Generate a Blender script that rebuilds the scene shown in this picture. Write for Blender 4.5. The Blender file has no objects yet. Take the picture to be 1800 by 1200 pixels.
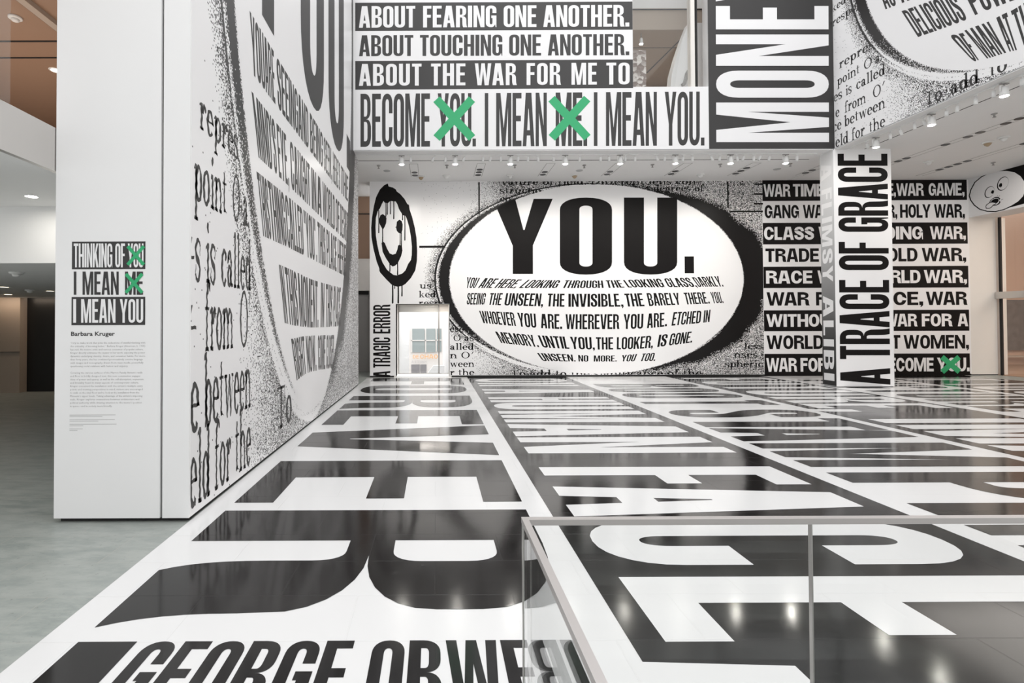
import bpy, bmesh, math, random
from mathutils import Vector, Matrix
from mathutils.geometry import tessellate_polygon
rnd = random.Random(7)
S = bpy.context.scene
COL = S.collection

# ------------------------------------------------------------------ camera
cam_d = bpy.data.cameras.new('camera'); cam = bpy.data.objects.new('camera', cam_d); COL.objects.link(cam)
cam_d.sensor_width = 36; cam_d.lens = 18.4
cam_d.shift_x = 0.07521; cam_d.shift_y = -0.02452
cam_d.clip_start = 0.05; cam_d.clip_end = 200
yaw, pit, rol = -0.001326, 0.014511, 0.003473
RZ = Matrix.Rotation(yaw, 3, 'Z') @ Matrix.Rotation(pit, 3, 'X') @ Matrix.Rotation(rol, 3, 'Y')
right, fwd, up = RZ.col[0], RZ.col[1], RZ.col[2]
M = Matrix.Identity(4)
for i in range(3):
    M[i][0] = right[i]; M[i][1] = up[i]; M[i][2] = -fwd[i]
M[2][3] = 1.6
cam.matrix_world = M
S.camera = cam

# ------------------------------------------------------------------ world and exposure
S.view_settings.view_transform = 'Standard'; S.view_settings.look = 'None'
S.view_settings.gamma = 1; S.view_settings.use_curve_mapping = False
S.view_settings.exposure = 0.84
W = bpy.data.worlds.new('world'); S.world = W; W.use_nodes = True
bg = W.node_tree.nodes['Background']; bg.inputs[0].default_value = (1.0, 1.0, 1.003, 1); bg.inputs[1].default_value = 0.80

def area(name, loc, rot, sx, sy, power, col=(1, 1, 1), spread=math.pi):
    l = bpy.data.lights.new(name, 'AREA'); l.shape = 'RECTANGLE'; l.size = sx; l.size_y = sy; l.energy = power; l.color = col; l.spread = spread
    o = bpy.data.objects.new(name, l); COL.objects.link(o); o.location = loc; o.rotation_euler = rot
    return o
area('skylight', (4, 5, 26), (0, 0, 0), 16, 14, 1500)                     # the glass roof far above
area('street_daylight', (-1.0, 29.0, 14), (math.radians(42), 0, 0), 14, 6, 1700)   # daylight in the street
area('gallery_ceiling_light', (14, 12.0, 5.8), (0, 0, 0), 4, 4, 60, (1, .93, .87))
area('far_gallery_light', (20.5, 11, 5.6), (0, 0, 0), 5, 8, 240, (1, .86, .74))
area('hall_fill_light', (-7.5, 4.6, 1.3), (math.pi, 0, 0), 2, 1, 17, (1, .99, .97))  # unseen fill lamp, added to brighten the hall soffit

# ------------------------------------------------------------------ materials
def mat(name, col, rough=0.5, spec=0.5, metal=0, emit=None, estr=0):
    m = bpy.data.materials.new(name); m.use_nodes = True
    p = m.node_tree.nodes['Principled BSDF']
    p.inputs['Base Color'].default_value = (*col, 1); p.inputs['Roughness'].default_value = rough
    p.inputs['Specular IOR Level'].default_value = spec; p.inputs['Metallic'].default_value = metal
    if emit: p.inputs['Emission Color'].default_value = (*emit, 1); p.inputs['Emission Strength'].default_value = estr
    return m
class NT:
    def __init__(s, m): s.t = m.node_tree; s.n = s.t.nodes; s.l = s.t.links; s.p = s.n['Principled BSDF']
    def new(s, ty, **kw):
        n = s.n.new(ty)
        for k, v in kw.items(): setattr(n, k, v)
        return n
    def put(s, sock, v):
        if hasattr(v, 'is_output'): s.l.new(v, sock)
        else: sock.default_value = v
    def m(s, op, a, b=0.0, c=0.0):
        n = s.new('ShaderNodeMath', operation=op); s.put(n.inputs[0], a); s.put(n.inputs[1], b); s.put(n.inputs[2], c); return n.outputs[0]
    def ss(s, x, a, b, o0=0.0, o1=1.0):
        n = s.new('ShaderNodeMapRange', interpolation_type='SMOOTHSTEP')
        for k, v in zip(('Value', 'From Min', 'From Max', 'To Min', 'To Max'), (x, a, b, o0, o1)): s.put(n.inputs[k], v)
        return n.outputs[0]
    def mix(s, f, a, b):
        n = s.new('ShaderNodeMix', data_type='RGBA'); s.put(n.inputs[0], f); s.put(n.inputs[6], a); s.put(n.inputs[7], b); return n.outputs[2]
    def noise(s, vec, scale, detail=2, rough=.5):
        n = s.new('ShaderNodeTexNoise'); n.inputs['Scale'].default_value = scale; n.inputs['Detail'].default_value = detail; n.inputs['Roughness'].default_value = rough
        if vec is not None: s.l.new(vec, n.inputs['Vector'])
        return n.outputs['Fac']
    def obj(s): return s.new('ShaderNodeTexCoord').outputs['Object']
    def bump(s, h, strength, dist=.01):
        b = s.new('ShaderNodeBump'); b.inputs['Strength'].default_value = strength; b.inputs['Distance'].default_value = dist
        s.l.new(h, b.inputs['Height']); s.l.new(b.outputs[0], s.p.inputs['Normal'])
def painted(name, col, rough=.6, amp=.03, scale=3, spec=.4):
    m = mat(name, col, rough, spec); t = NT(m)
    f = t.noise(t.obj(), scale, 4)
    c1 = tuple(max(0, x - amp) for x in col) + (1,); c2 = tuple(min(1, x + amp) for x in col) + (1,)
    t.l.new(t.mix(f, c1, c2), t.p.inputs['Base Color'])
    t.bump(t.noise(t.obj(), 180, 2), .04, .002)
    return m
WHITE = painted('white_paint', (.84, .838, .838), .55, .008)
WARMW = painted('warm_white_paint', (.78, .75, .71), .5, .015)
CEIL = painted('ceiling_paint', (.88, .875, .87), .7, .01)
VW = painted('white_vinyl', (.84, .835, .84), .32, .006, 1.2)
VK = painted('black_vinyl', (.0065, .0055, .0055), .5, .0015, 1.5, .12)
VKS = painted('satin_black_vinyl', (.026, .0245, .0245), .5, .004, 1.5, .6)
GREEN = mat('green_vinyl', (.028, .40, .16), .45)
GREY = mat('grey_ink', (.36, .355, .35), .6); DGREY = mat('dark_ink', (.03, .03, .03), .5)
DARK = mat('dark_gap', (.012, .011, .011), .7)
BROWN = painted('brown_panel', (.36, .235, .165), .45, .02, .7)
BEIGE = painted('beige_panel', (.47, .40, .34), .5, .02, .6)
TAN = painted('tan_panel', (.40, .33, .27), .45, .02, .5)
PEACH = painted('peach_wall', (.62, .44, .34), .6, .02, .6)
GDOOR = painted('grey_door_paint', (.33, .32, .31), .45, .01)
STEEL = mat('brushed_steel', (.62, .60, .58), .3, .5, .9)
RAIL = mat('satin_rail_metal', (.56, .53, .52), .42, .5, .85)
BLACKP = mat('black_panel', (.008, .008, .008), .3)
FIX = mat('white_fixture', (.82, .82, .81), .4)
LENS = mat('lit_lamp_lens', (1, 1, 1), .3, .5, 0, (1, .96, .88), 140)
DIM = mat('small_lamp_lens', (1, .9, .7), .3, .5, 0, (1, .85, .6), 6)

def floor_vinyl(name, c, r0):
    m = mat(name, c, r0, .42); t = NT(m); o = t.obj()
    b = t.new('ShaderNodeTexBrick', offset=.5, squash=1); t.l.new(o, b.inputs['Vector'])
    b.inputs['Scale'].default_value = 1; b.inputs['Brick Width'].default_value = .91; b.inputs['Row Height'].default_value = .444
    b.inputs['Mortar Size'].default_value = .004; b.inputs['Mortar Smooth'].default_value = .3
    b.inputs['Color1'].default_value = (.5, .5, .5, 1); b.inputs['Color2'].default_value = (.55, .55, .55, 1); b.inputs['Mortar'].default_value = (0, 0, 0, 1)
    sc = t.noise(o, 9, 6, .7); scr = t.ss(sc, .62, .74)
    n2 = t.noise(o, 1.3, 3)
    base = t.mix(t.m('MULTIPLY', scr, .05), (*c, 1), (.5, .5, .5, 1))
    t.l.new(base, t.p.inputs['Base Color'])
    t.l.new(t.m('ADD', t.ss(n2, .3, .7, r0 * .8, r0 * 1.25), t.m('MULTIPLY', scr, .06)), t.p.inputs['Roughness'])
    h = t.m('ADD', t.m('MULTIPLY', t.m('SUBTRACT', 1, b.outputs['Fac']), 1), t.m('MULTIPLY', t.noise(o, 2.2, 2), .35))
    t.bump(h, .4, .006)
    return m
FW = floor_vinyl('glossy_white_floor_vinyl', (.69, .69, .69), .17)
FK = floor_vinyl('glossy_black_floor_vinyl', (.010, .009, .009), .115)
def slate():
    m = mat('green_slate_tiles', (.2, .22, .2), .38, .5); t = NT(m); o = t.obj()
    b = t.new('ShaderNodeTexBrick', offset=.5); t.l.new(o, b.inputs['Vector'])
    b.inputs['Scale'].default_value = 1; b.inputs['Brick Width'].default_value = .91; b.inputs['Row Height'].default_value = .444
    b.inputs['Mortar Size'].default_value = .0035
    b.inputs['Color1'].default_value = (.225, .255, .24, 1); b.inputs['Color2'].default_value = (.265, .29, .275, 1); b.inputs['Mortar'].default_value = (.33, .32, .29, 1)
    mp = t.new('ShaderNodeMapping'); mp.inputs['Scale'].default_value = (1, 2.6, 1); mp.inputs['Rotation'].default_value = (0, 0, .35); t.l.new(o, mp.inputs['Vector'])
    f = t.noise(mp.outputs[0], 3.2, 8, .68); g = t.noise(o, 26, 5, .7)
    c = t.mix(t.ss(f, .36, .64), b.outputs['Color'], (.33, .35, .33, 1))
    c = t.mix(t.ss(g, .60, .70, 0, .5), c, (.12, .125, .11, 1))
    t.l.new(c, t.p.inputs['Base Color']); t.bump(f, .15, .006)
    return m
SLATE = slate()

def halftone(name, cu, cv, a, b, cell, black, kr=(.045, 1.062), grey0=.5):
    """printed scan: white oval, rough black rim at its left, grain that thickens to solid black at the right"""
    m = mat(name, (.8, .8, .8), .4, .2 if black[0] < .015 else .5); t = NT(m)
    uv = t.new('ShaderNodeUVMap').outputs[0]
    sp = t.new('ShaderNodeSeparateXYZ'); t.l.new(uv, sp.inputs[0]); u, v = sp.outputs[0], sp.outputs[1]
    cb = t.new('ShaderNodeCombineXYZ')
    t.l.new(t.m('FLOOR', t.m('DIVIDE', u, cell)), cb.inputs[0]); t.l.new(t.m('FLOOR', t.m('DIVIDE', v, cell)), cb.inputs[1])
    wn = t.new('ShaderNodeTexWhiteNoise', noise_dimensions='2D'); t.l.new(cb.outputs[0], wn.inputs['Vector']); n = wn.outputs['Value']
    pu = t.m('DIVIDE', t.m('SUBTRACT', u, cu), a); pv = t.m('DIVIDE', t.m('SUBTRACT', v, cv), b)
    cp = t.new('ShaderNodeCombineXYZ'); t.l.new(pu, cp.inputs[0]); t.l.new(pv, cp.inputs[1])
    n2 = t.noise(cp.outputs[0], 2.4, 4, .6)
    def rad(du, ku, kv, dv=0.0):
        x = t.m('DIVIDE', t.m('SUBTRACT', pu, du), ku); y = t.m('DIVIDE', t.m('SUBTRACT', pv, dv), kv)
        return t.m('SQRT', t.m('ADD', t.m('MULTIPLY', x, x), t.m('MULTIPLY', y, y)))
    jit = t.m('MULTIPLY', t.m('SUBTRACT', n, .5), .012)
    r1 = t.m('ADD', rad(0, 1, 1), jit)
    r2 = t.m('ADD', rad(-kr[0], kr[1], 1.015), jit)
    edge = t.ss(pu, .2, 1.15, 1.02, 1.19)
    shadow = t.ss(t.m('ADD', t.m('SUBTRACT', r1, edge), t.m('MULTIPLY', t.m('SUBTRACT', n2, .5), .16)), -.035, .075, 1.06, 0)
    shadow = t.m('MULTIPLY', shadow, t.ss(pu, -.25, .35))
    grey = t.ss(t.m('ADD', pu, t.m('MULTIPLY', t.m('SUBTRACT', n2, .5), .25)), -.88, -.56, .004, grey0)
    grey = t.m('MULTIPLY', grey, t.ss(n2, .25, .75, .8, 1.15))
    low = t.m('MULTIPLY', t.ss(r2, 1.0, 1.07, .55, 0), t.ss(pu, .2, -.2))
    D = t.m('MAXIMUM', t.m('MAXIMUM', shadow, grey), low)
    outside = t.m('GREATER_THAN', D, n)
    streak = t.m('MULTIPLY', t.ss(r2, .966, .976), t.ss(r2, .992, .981))
    streak = t.m('MULTIPLY', streak, .75)
    ring = t.m('GREATER_THAN', t.m('SUBTRACT', 1.02, streak), n)
    lowring = t.m('MULTIPLY', t.ss(pv, -.5, -.8), t.ss(r2, .955, 1.0, .25, .98))
    ring = t.m('MULTIPLY', ring, t.m('GREATER_THAN', n, lowring))
    inr2 = t.m('LESS_THAN', r2, 1.0); inr1 = t.m('LESS_THAN', r1, 1.0)
    val = t.m('ADD', t.m('MULTIPLY', inr2, ring), t.m('MULTIPLY', t.m('SUBTRACT', 1, inr2), outside))
    val = t.m('MULTIPLY', val, t.m('SUBTRACT', 1, inr1))
    t.l.new(t.mix(val, (.84, .835, .84, 1), (*black, 1)), t.p.inputs['Base Color'])
    return m
def glass_mat(name, tint=(.985, .99, .987), rough=0.0, ior=1.5):
    m = bpy.data.materials.new(name); m.use_nodes = True; t = m.node_tree; t.nodes.clear()
    o = t.nodes.new('ShaderNodeOutputMaterial'); mx = t.nodes.new('ShaderNodeMixShader'); fr = t.nodes.new('ShaderNodeFresnel'); ge = t.nodes.new('ShaderNodeNewGeometry'); mr = t.nodes.new('ShaderNodeMapRange'); mr.inputs['To Min'].default_value = ior; mr.inputs['To Max'].default_value = 1 / ior; t.links.new(ge.outputs['Backfacing'], mr.inputs['Value']); t.links.new(mr.outputs[0], fr.inputs[0])
    tr = t.nodes.new('ShaderNodeBsdfTransparent'); tr.inputs[0].default_value = (*tint, 1); gl = t.nodes.new('ShaderNodeBsdfGlossy'); gl.inputs['Roughness'].default_value = rough
    t.links.new(fr.outputs[0], mx.inputs[0]); t.links.new(tr.outputs[0], mx.inputs[1]); t.links.new(gl.outputs[0], mx.inputs[2]); t.links.new(mx.outputs[0], o.inputs[0])
    return m
GLASS = glass_mat('clear_glass')

# ------------------------------------------------------------------ mesh helpers
def link(name, me, mats, parent=None):
    o = bpy.data.objects.new(name, me); COL.objects.link(o)
    for m in mats: me.materials.append(m)
    if parent: o.parent = parent
    return o
class MB:
    def __init__(s): s.v = []; s.f = []; s.mi = []; s.sm = []
    def face(s, idx, mi=0, sm=False): s.f.append(idx); s.mi.append(mi); s.sm.append(sm)
    def box(s, x0, y0, z0, x1, y1, z1, mi=0, skip=()):
        b = len(s.v); s.v += [(x, y, z) for z in (z0, z1) for y in (y0, y1) for x in (x0, x1)]
        for k, q in (('b', (0, 2, 3, 1)), ('t', (4, 5, 7, 6)), ('f', (0, 1, 5, 4)), ('k', (2, 6, 7, 3)), ('l', (0, 4, 6, 2)), ('r', (1, 3, 7, 5))):
            if k not in skip: s.face([b + i for i in q], mi)
    def prism(s, pts, axis, h0, h1, mi=0):
        """closed outline extruded along an axis (0,1,2)"""
        n = len(pts); b = len(s.v)
        def P(p, h): return {0: (h, p[0], p[1]), 1: (p[0], h, p[1]), 2: (p[0], p[1], h)}[axis]
        s.v += [P(p, h0) for p in pts] + [P(p, h1) for p in pts]
        s.face(list(range(b, b + n))[::-1], mi); s.face(list(range(b + n, b + 2 * n)), mi)
        for i in range(n): j = (i + 1) % n; s.face([b + i, b + j, b + n + j, b + n + i], mi)
    def lathe(s, prof, loc, n=20, mi=0, M=None, caps=True):
        """profile (r,h) turned about a local z axis"""
        b = len(s.v)
        for r, h in prof:
            for k in range(n):
                a = 2 * math.pi * k / n; p = Vector((r * math.cos(a), r * math.sin(a), h))
                if M: p = M @ p
                s.v.append(tuple(p + Vector(loc)))
        for i in range(len(prof) - 1):
            for k in range(n):
                j = (k + 1) % n; s.face([b + i * n + k, b + i * n + j, b + (i + 1) * n + j, b + (i + 1) * n + k], mi, True)
        if caps:
            s.face([b + k for k in range(n)][::-1], mi); e = b + (len(prof) - 1) * n; s.face([e + k for k in range(n)], mi)
    def build(s, name, mats, parent=None, fix=True):
        me = bpy.data.meshes.new(name); me.from_pydata(s.v, [], s.f); me.update()
        me.polygons.foreach_set('material_index', s.mi); me.polygons.foreach_set('use_smooth', s.sm)
        if fix:
            bm = bmesh.new(); bm.from_mesh(me); bmesh.ops.recalc_face_normals(bm, faces=bm.faces); bm.to_mesh(me); bm.free()
        return link(name, me, mats, parent)
def tag(o, label, cat, group=None):
    o['label'] = label; o['category'] = cat
    if group: o['group'] = group
    return o
def struct(o): o['kind'] = 'structure'; return o
def empty(name, loc, label, cat, group=None):
    o = bpy.data.objects.new(name, None); COL.objects.link(o); o.location = loc; o.empty_display_size = .1
    return tag(o, label, cat, group)
def copy_tree(o, parent=None):
    c = o.copy(); COL.objects.link(c)
    if parent: c.parent = parent
    for ch in o.children: copy_tree(ch, c)
    return c

class Sheet:
    """a thin printed sheet on a wall: u to the right and v up as its viewer sees it, h towards the viewer"""
    def __init__(s, fn): s.fn = fn; s.v = []; s.uv = []; s.f = []; s.mi = []
    def tri(s, loops, mi, h, uvs=None):
        vl = [[Vector((p[0], p[1], 0)) for p in lp] for lp in loops]
        flat = [p for lp in vl for p in lp]; b = len(s.v)
        s.v += [tuple(s.fn(p.x, p.y, h)) for p in flat]; s.uv += [(p.x, p.y) for p in flat]
        for t in tessellate_polygon(vl):
            a, c, d = (flat[i] for i in t)
            cr = (c - a).cross(d - a).z
            if abs(cr) < 1e-12: continue
            s.f.append([b + i for i in (t if cr > 0 else t[::-1])]); s.mi.append(mi)
    def rect(s, u0, v0, u1, v1, mi, h): s.tri([[(u0, v0), (u1, v0), (u1, v1), (u0, v1)]], mi, h)
    def slab(s, u0, v0, u1, v1, mi, h):
        s.rect(u0, v0, u1, v1, mi, h); b = len(s.v)
        q = [(u0, v0), (u1, v0), (u1, v1), (u0, v1)]
        for hh in (0, h): s.v += [tuple(s.fn(x, y, hh)) for x, y in q]; s.uv += q
        for i in range(4): j = (i + 1) % 4; s.f.append([b + i, b + j, b + 4 + j, b + 4 + i]); s.mi.append(mi)
    def build(s, name, mats, parent=None):
        me = bpy.data.meshes.new(name); me.from_pydata(s.v, [], s.f); me.update()
        me.polygons.foreach_set('material_index', s.mi)
        ul = me.uv_layers.new(name='art')
        for lp in me.loops: ul.data[lp.index].uv = s.uv[lp.vertex_index]
        return link(name, me, mats, parent)
    def text(s, words, ribs, mi, h, font='C', st=None, sp=.13, fine=.12, jit=0, clip=None):
        for w, p0, p1 in words:
            gl, wd = layout(w, font, st, sp)
            for loops in gl:
                out = []
                for lp in loops:
                    q = []
                    for i in range(len(lp)):
                        a, b = lp[i], lp[(i + 1) % len(lp)]
                        n = max(1, int(math.hypot(b[0] - a[0], b[1] - a[1]) / fine))
                        for k in range(n):
                            x = a[0] + (b[0] - a[0]) * k / n; y = a[1] + (b[1] - a[1]) * k / n
                            pt = patch(ribs, p0 + (p1 - p0) * x / wd, y)
                            if jit: pt = (pt[0] + jit * math.sin(pt[1] * 61 + pt[0] * 23) , pt[1] + jit * .5 * math.sin(pt[0] * 77))
                            q.append(pt)
                    if clip: q = clip_u(q, *clip[:2])
                    if clip and len(clip) > 2: q = [(b_, a_) for a_, b_ in clip_u([(b_, a_) for a_, b_ in q], *clip[2:])]
                    if len(q) > 2: out.append(q)
                if out: s.tri(out, mi, h)
def clip_u(q, lo, hi):
    for lim, sg in ((lo, 1), (hi, -1)):
        o = []
        for i in range(len(q)):
            a, b = q[i - 1], q[i]; ia, ib = (a[0] - lim) * sg >= 0, (b[0] - lim) * sg >= 0
            if ia != ib: f = (lim - a[0]) / (b[0] - a[0]); o.append((lim, a[1] + (b[1] - a[1]) * f))
            if ib: o.append(b)
        q = o
        if len(q) < 3: return []
    return q
def patch(ribs, p, y):
    i = 0
    while i < len(ribs) - 2 and p > ribs[i + 1][0]: i += 1
    a, b = ribs[i], ribs[i + 1]; f = (p - a[0]) / (b[0] - a[0])
    if len(ribs) > 2 and 0 <= f <= 1:
        d = b[0] - a[0]
        pr = ribs[i - 1] if i > 0 else None; nx = ribs[i + 2] if i + 2 < len(ribs) else None
        q = []
        for k in range(1, 5):
            sl = (b[k] - a[k]) / d
            m0 = sl if pr is None else (b[k] - pr[k]) / (b[0] - pr[0])
            m1 = sl if nx is None else (nx[k] - a[k]) / (nx[0] - a[0])
            f2, f3 = f * f, f * f * f
            q.append((2 * f3 - 3 * f2 + 1) * a[k] + (f3 - 2 * f2 + f) * d * m0 + (3 * f2 - 2 * f3) * b[k] + (f3 - f2) * d * m1)
    else:
        q = [a[k] + (b[k] - a[k]) * f for k in range(1, 5)]
    return (q[0] + (q[2] - q[0]) * y, q[1] + (q[3] - q[1]) * y)

# ------------------------------------------------------------------ lettering
def arc(cx, cy, rx, ry, a0, a1, n=7, k=2.25):
    o = []
    for i in range(n + 1):
        a = math.radians(a0 + (a1 - a0) * i / n); c, s_ = math.cos(a), math.sin(a)
        o.append((cx + rx * math.copysign(abs(c) ** (2 / k), c), cy + ry * math.copysign(abs(s_) ** (2 / k), s_)))
    return o
def rrect(x0, y0, x1, y1, rx, ry):
    rx = min(rx, (x1 - x0) / 2); ry = min(ry, (y1 - y0) / 2)
    return arc(x1 - rx, y0 + ry, rx, ry, 270, 360) + arc(x1 - rx, y1 - ry, rx, ry, 0, 90) + arc(x0 + rx, y1 - ry, rx, ry, 90, 180) + arc(x0 + rx, y0 + ry, rx, ry, 180, 270)
def bez(p0, p1, p2, p3, n=10):
    return [tuple((1 - t) ** 3 * p0[i] + 3 * (1 - t) ** 2 * t * p1[i] + 3 * (1 - t) * t * t * p2[i] + t ** 3 * p3[i] for i in (0, 1)) for t in [k / n for k in range(n + 1)]]
def pen(path, hx, hy, fat=None):
    L, Rr = [], []
    n = len(path)
    for i, p in enumerate(path):
        a = path[max(0, i - 1)]; b = path[min(n - 1, i + 1)]
        dx, dy = (b[0] - a[0]) / hx, (b[1] - a[1]) / hy; l = math.hypot(dx, dy) or 1
        k = fat(i / (n - 1)) if fat else 1
        nx, ny = -dy / l * hx * k, dx / l * hy * k
        L.append((p[0] + nx, p[1] + ny)); Rr.append((p[0] - nx, p[1] - ny))
    return L + Rr[::-1]
FONTS = {'C': (.345, .118, .2, .085), 'F': (.385, .135, .2, .08), 'W': (.30, .195, .5, .27), 'Y': (.375, .105, .16, .05)}
def glyph(ch, s, t, R, ri):
    W1 = 1.0
    if ch == 'I': return s * 1.08, [[[(0, 0), (s * 1.08, 0), (s * 1.08, 1), (0, 1)]]]
    if ch == 'L': w = .78; return w, [[[(0, 0), (w, 0), (w, t), (s, t), (s, 1), (0, 1)]]]
    if ch in 'EF':
        w = .84 if ch == 'E' else .79; m = .52; top = [(s, m - t / 2), (w * .93, m - t / 2), (w * .93, m + t / 2), (s, m + t / 2), (s, 1 - t), (w, 1 - t), (w, 1), (0, 1)]
        return w, [[([(0, 0), (w, 0), (w, t), (s, t)] if ch == 'E' else [(0, 0), (s, 0)]) + top]]
    if ch == 'T': w = .88; c = w / 2; return w, [[[(c - s / 2, 0), (c + s / 2, 0), (c + s / 2, 1 - t), (w, 1 - t), (w, 1), (0, 1), (0, 1 - t), (c - s / 2, 1 - t)]]]
    if ch == 'H': w = 1.02; return w, [[[(0, 0), (s, 0), (s, .5 - t / 2), (w - s, .5 - t / 2), (w - s, 0), (w, 0), (w, 1), (w - s, 1), (w - s, .5 + t / 2), (s, .5 + t / 2), (s, 1), (0, 1)]]]
    if ch == 'O': return W1, [[rrect(0, 0, 1, 1, .5, R), rrect(s, t, 1 - s, 1 - t, .5 - s, ri)]]
    if ch == 'U':
        return W1, [[[(0, 1)] + arc(.5, R, .5, R, 180, 270) + arc(.5, R, .5, R, 270, 360) + [(1, 1), (1 - s, 1)] + arc(.5, t + ri, .5 - s, ri, 360, 270) + arc(.5, t + ri, .5 - s, ri, 270, 180) + [(s, 1)]]]
    if ch in 'CG':
        o = arc(.5, 1 - R, .5, R, 0, 90) + arc(.5, 1 - R, .5, R, 90, 180) + arc(.5, R, .5, R, 180, 270)
        i_ = arc(.5, t + ri, .5 - s, ri, 270, 180) + arc(.5, 1 - t - ri, .5 - s, ri, 180, 90) + arc(.5, 1 - t - ri, .5 - s, ri, 90, 0)
        if ch == 'C': return W1, [[[(1, .63)] + o + arc(.5, R, .5, R, 270, 360) + [(1, .37), (1 - s, .37)] + arc(.5, t + ri, .5 - s, ri, 360, 270) + i_ + [(1 - s, .63)]]]
        return W1, [[[(1, .65)] + o + arc(.5, R, .38, R, 270, 345) + [(.93, 0), (1, 0), (1, .54), (.52, .54), (.52, .54 - t * .95), (1 - s, .54 - t * .95)] + arc(.5, t + ri, .5 - s, ri, 360, 270) + i_ + [(1 - s, .65)]]]
    if ch == 'D': return W1, [[[(0, 0)] + arc(.45, R, .55, R, 270, 360) + arc(.45, 1 - R, .55, R, 0, 90) + [(0, 1)], [(s, t)] + arc(.5, t + ri, .5 - s, ri, 270, 360) + arc(.5, 1 - t - ri, .5 - s, ri, 0, 90) + [(s, 1 - t)]]]
    if ch in 'BPR':
        r = min(R, .24); m = .52 if ch != 'P' else .44; w = .98; mt = t * .95; rr = min(ri, .10)
        hole = [(s, m + mt / 2)] + arc(.5, m + mt / 2 + rr, w - s - .5, rr, 270, 360) + arc(.5, 1 - t - rr, w - s - .5, rr, 0, 90) + [(s, 1 - t)]
        if ch == 'P':
            return w, [[[(0, 0), (s, 0), (s, m - mt / 2)] + arc(.45, m - mt / 2 + r, w - .45, r, 270, 360) + arc(.45, 1 - r, w - .45, r, 0, 90) + [(0, 1)], hole]]
        topb = arc(.52, m + r * .9, w - .54, r * .9, 270, 360) + arc(.42, 1 - r, w - .44, r, 0, 90) + [(0, 1)]
        if ch == 'B':
            h2 = [(s, t)] + arc(.5, t + rr, .5 - s, rr, 270, 360) + arc(.5, m - mt / 2 - rr, .5 - s, rr, 0, 90) + [(s, m - mt / 2)]
            return 1, [[[(0, 0)] + arc(.45, r, .55, r, 270, 360) + arc(.55, m - r * .85, .45, r * .85, 0, 90) + topb[1:], hole, h2]]
        return 1, [[[(0, 0), (s, 0), (s, m - mt / 2)] + arc(.5, m - mt / 2 - rr, .97 - s - .5, rr, 90, 0) + bez((.97 - s, .26), (.97 - s, .14), (.99 - s, .06), (1.05 - s, 0), 6) + bez((1.06, 0), (1.0, .07), (.98, .15), (.98, .27), 6) + arc(.54, m - r, .44, r, 0, 90)[1:] + topb[1:], hole]]
    if ch == 'S':
        w = .97; rx = (w - s) / 2; ry = max(.06, R - t / 2); c = w / 2; R2 = min(ry, .23)
        p = [(w - s / 2, .66), (w - s / 2, .72)] + arc(c, 1 - t / 2 - R2, rx, R2, 0, 90, 6) + arc(c, 1 - t / 2 - R2, rx, R2, 90, 180, 6)
        p += bez((s / 2, .73), (s / 2, .56), (w - s / 2, .5), (w - s / 2, .29), 14) + arc(c, t / 2 + R2, rx, R2, 360, 270, 6) + arc(c, t / 2 + R2, rx, R2, 270, 180, 6) + [(s / 2, .29), (s / 2, .35)]
        q = [p[0]]
        for z in p[1:]:
            if math.hypot(z[0] - q[-1][0], z[1] - q[-1][1]) > .004: q.append(z)
        return w, [[pen(q, s / 2, t / 2, lambda f: 1 + .35 * math.exp(-((f - .5) / .12) ** 2))]]
    if ch == 'A':
        w = 1.1; a = .265; sd = s * 1.0; k = w / 2 - a; c1, c2 = (.2, .2 + t * .95)
        inl = lambda y: sd + k * y
        apex = min(.86, (w / 2 - sd - .015) / k)
        return w, [[[(0, 0), (sd, 0), (inl(c1), c1), (w - inl(c1), c1), (w - sd, 0), (w, 0), (w / 2 + a, 1), (w / 2 - a, 1)], [(inl(c2), c2), (w - inl(c2), c2), (w / 2 + .015, apex), (w / 2 - .015, apex)]]]
    if ch == 'V': w = 1.08; a = .25; ap = .24; return w, [[[(w / 2 - a, 0), (w / 2 + a, 0), (w, 1), (w - s, 1), (w / 2 + .01, ap), (w / 2 - .01, ap), (s, 1), (0, 1)]]]
    if ch == 'Y': w = 1.1; c = w / 2; return w, [[[(c - s / 2, 0), (c + s / 2, 0), (c + s / 2, .4), (w, 1), (w - s * 1.05, 1), (c, .58), (s * 1.05, 1), (0, 1), (c - s / 2, .4)]]]
    if ch == 'N': w = 1.04; n = s * .9; return w, [[[(0, 0), (n, 0), (n, .62), (w - n * 1.12, 0), (w, 0), (w, 1), (w - n, 1), (w - n, .38), (n * 1.12, 1), (0, 1)]]]
    if ch == 'M': w = 1.42; n = s * .93; c = w / 2; return w, [[[(0, 0), (n, 0), (n, .72), (c - n * .5, 0), (c + n * .5, 0), (w - n, .72), (w - n, 0), (w, 0), (w, 1), (w - n * 1.3, 1), (c, .34), (n * 1.3, 1), (0, 1)]]]
    if ch == 'W': w = 1.58; v = s * .9; a, b = .29 * w, .71 * w; c = w / 2; return w, [[[(0, 1), (v, 1), (a + .01, .3), (c - v * .5, 1), (c + v * .5, 1), (b - .01, .3), (w - v, 1), (w, 1), (b + v * .62, 0), (b - v * .55, 0), (c, .64), (a + v * .55, 0), (a - v * .62, 0)]]]
    if ch == 'K': w = 1.08; return w, [[[(0, 0), (s, 0), (s, .27), (s + .1, .40), (w - s * 1.05, 0), (w + .03, 0), (s + .34, .62), (w, 1), (w - s * 1.05, 1), (s, .56), (s, 1), (0, 1)]]]
    if ch == '.': c = s * 1.0; return c, [[[(0, 0), (c, 0), (c, t * 1.4), (0, t * 1.4)]]]
    if ch == ',' and s > .38: c = s; h_ = t * 1.5; return c, [[[(-.2 * c, -.17), (0, h_), (c, h_), (c, 0), (c * .5, -.17)]]]
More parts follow.
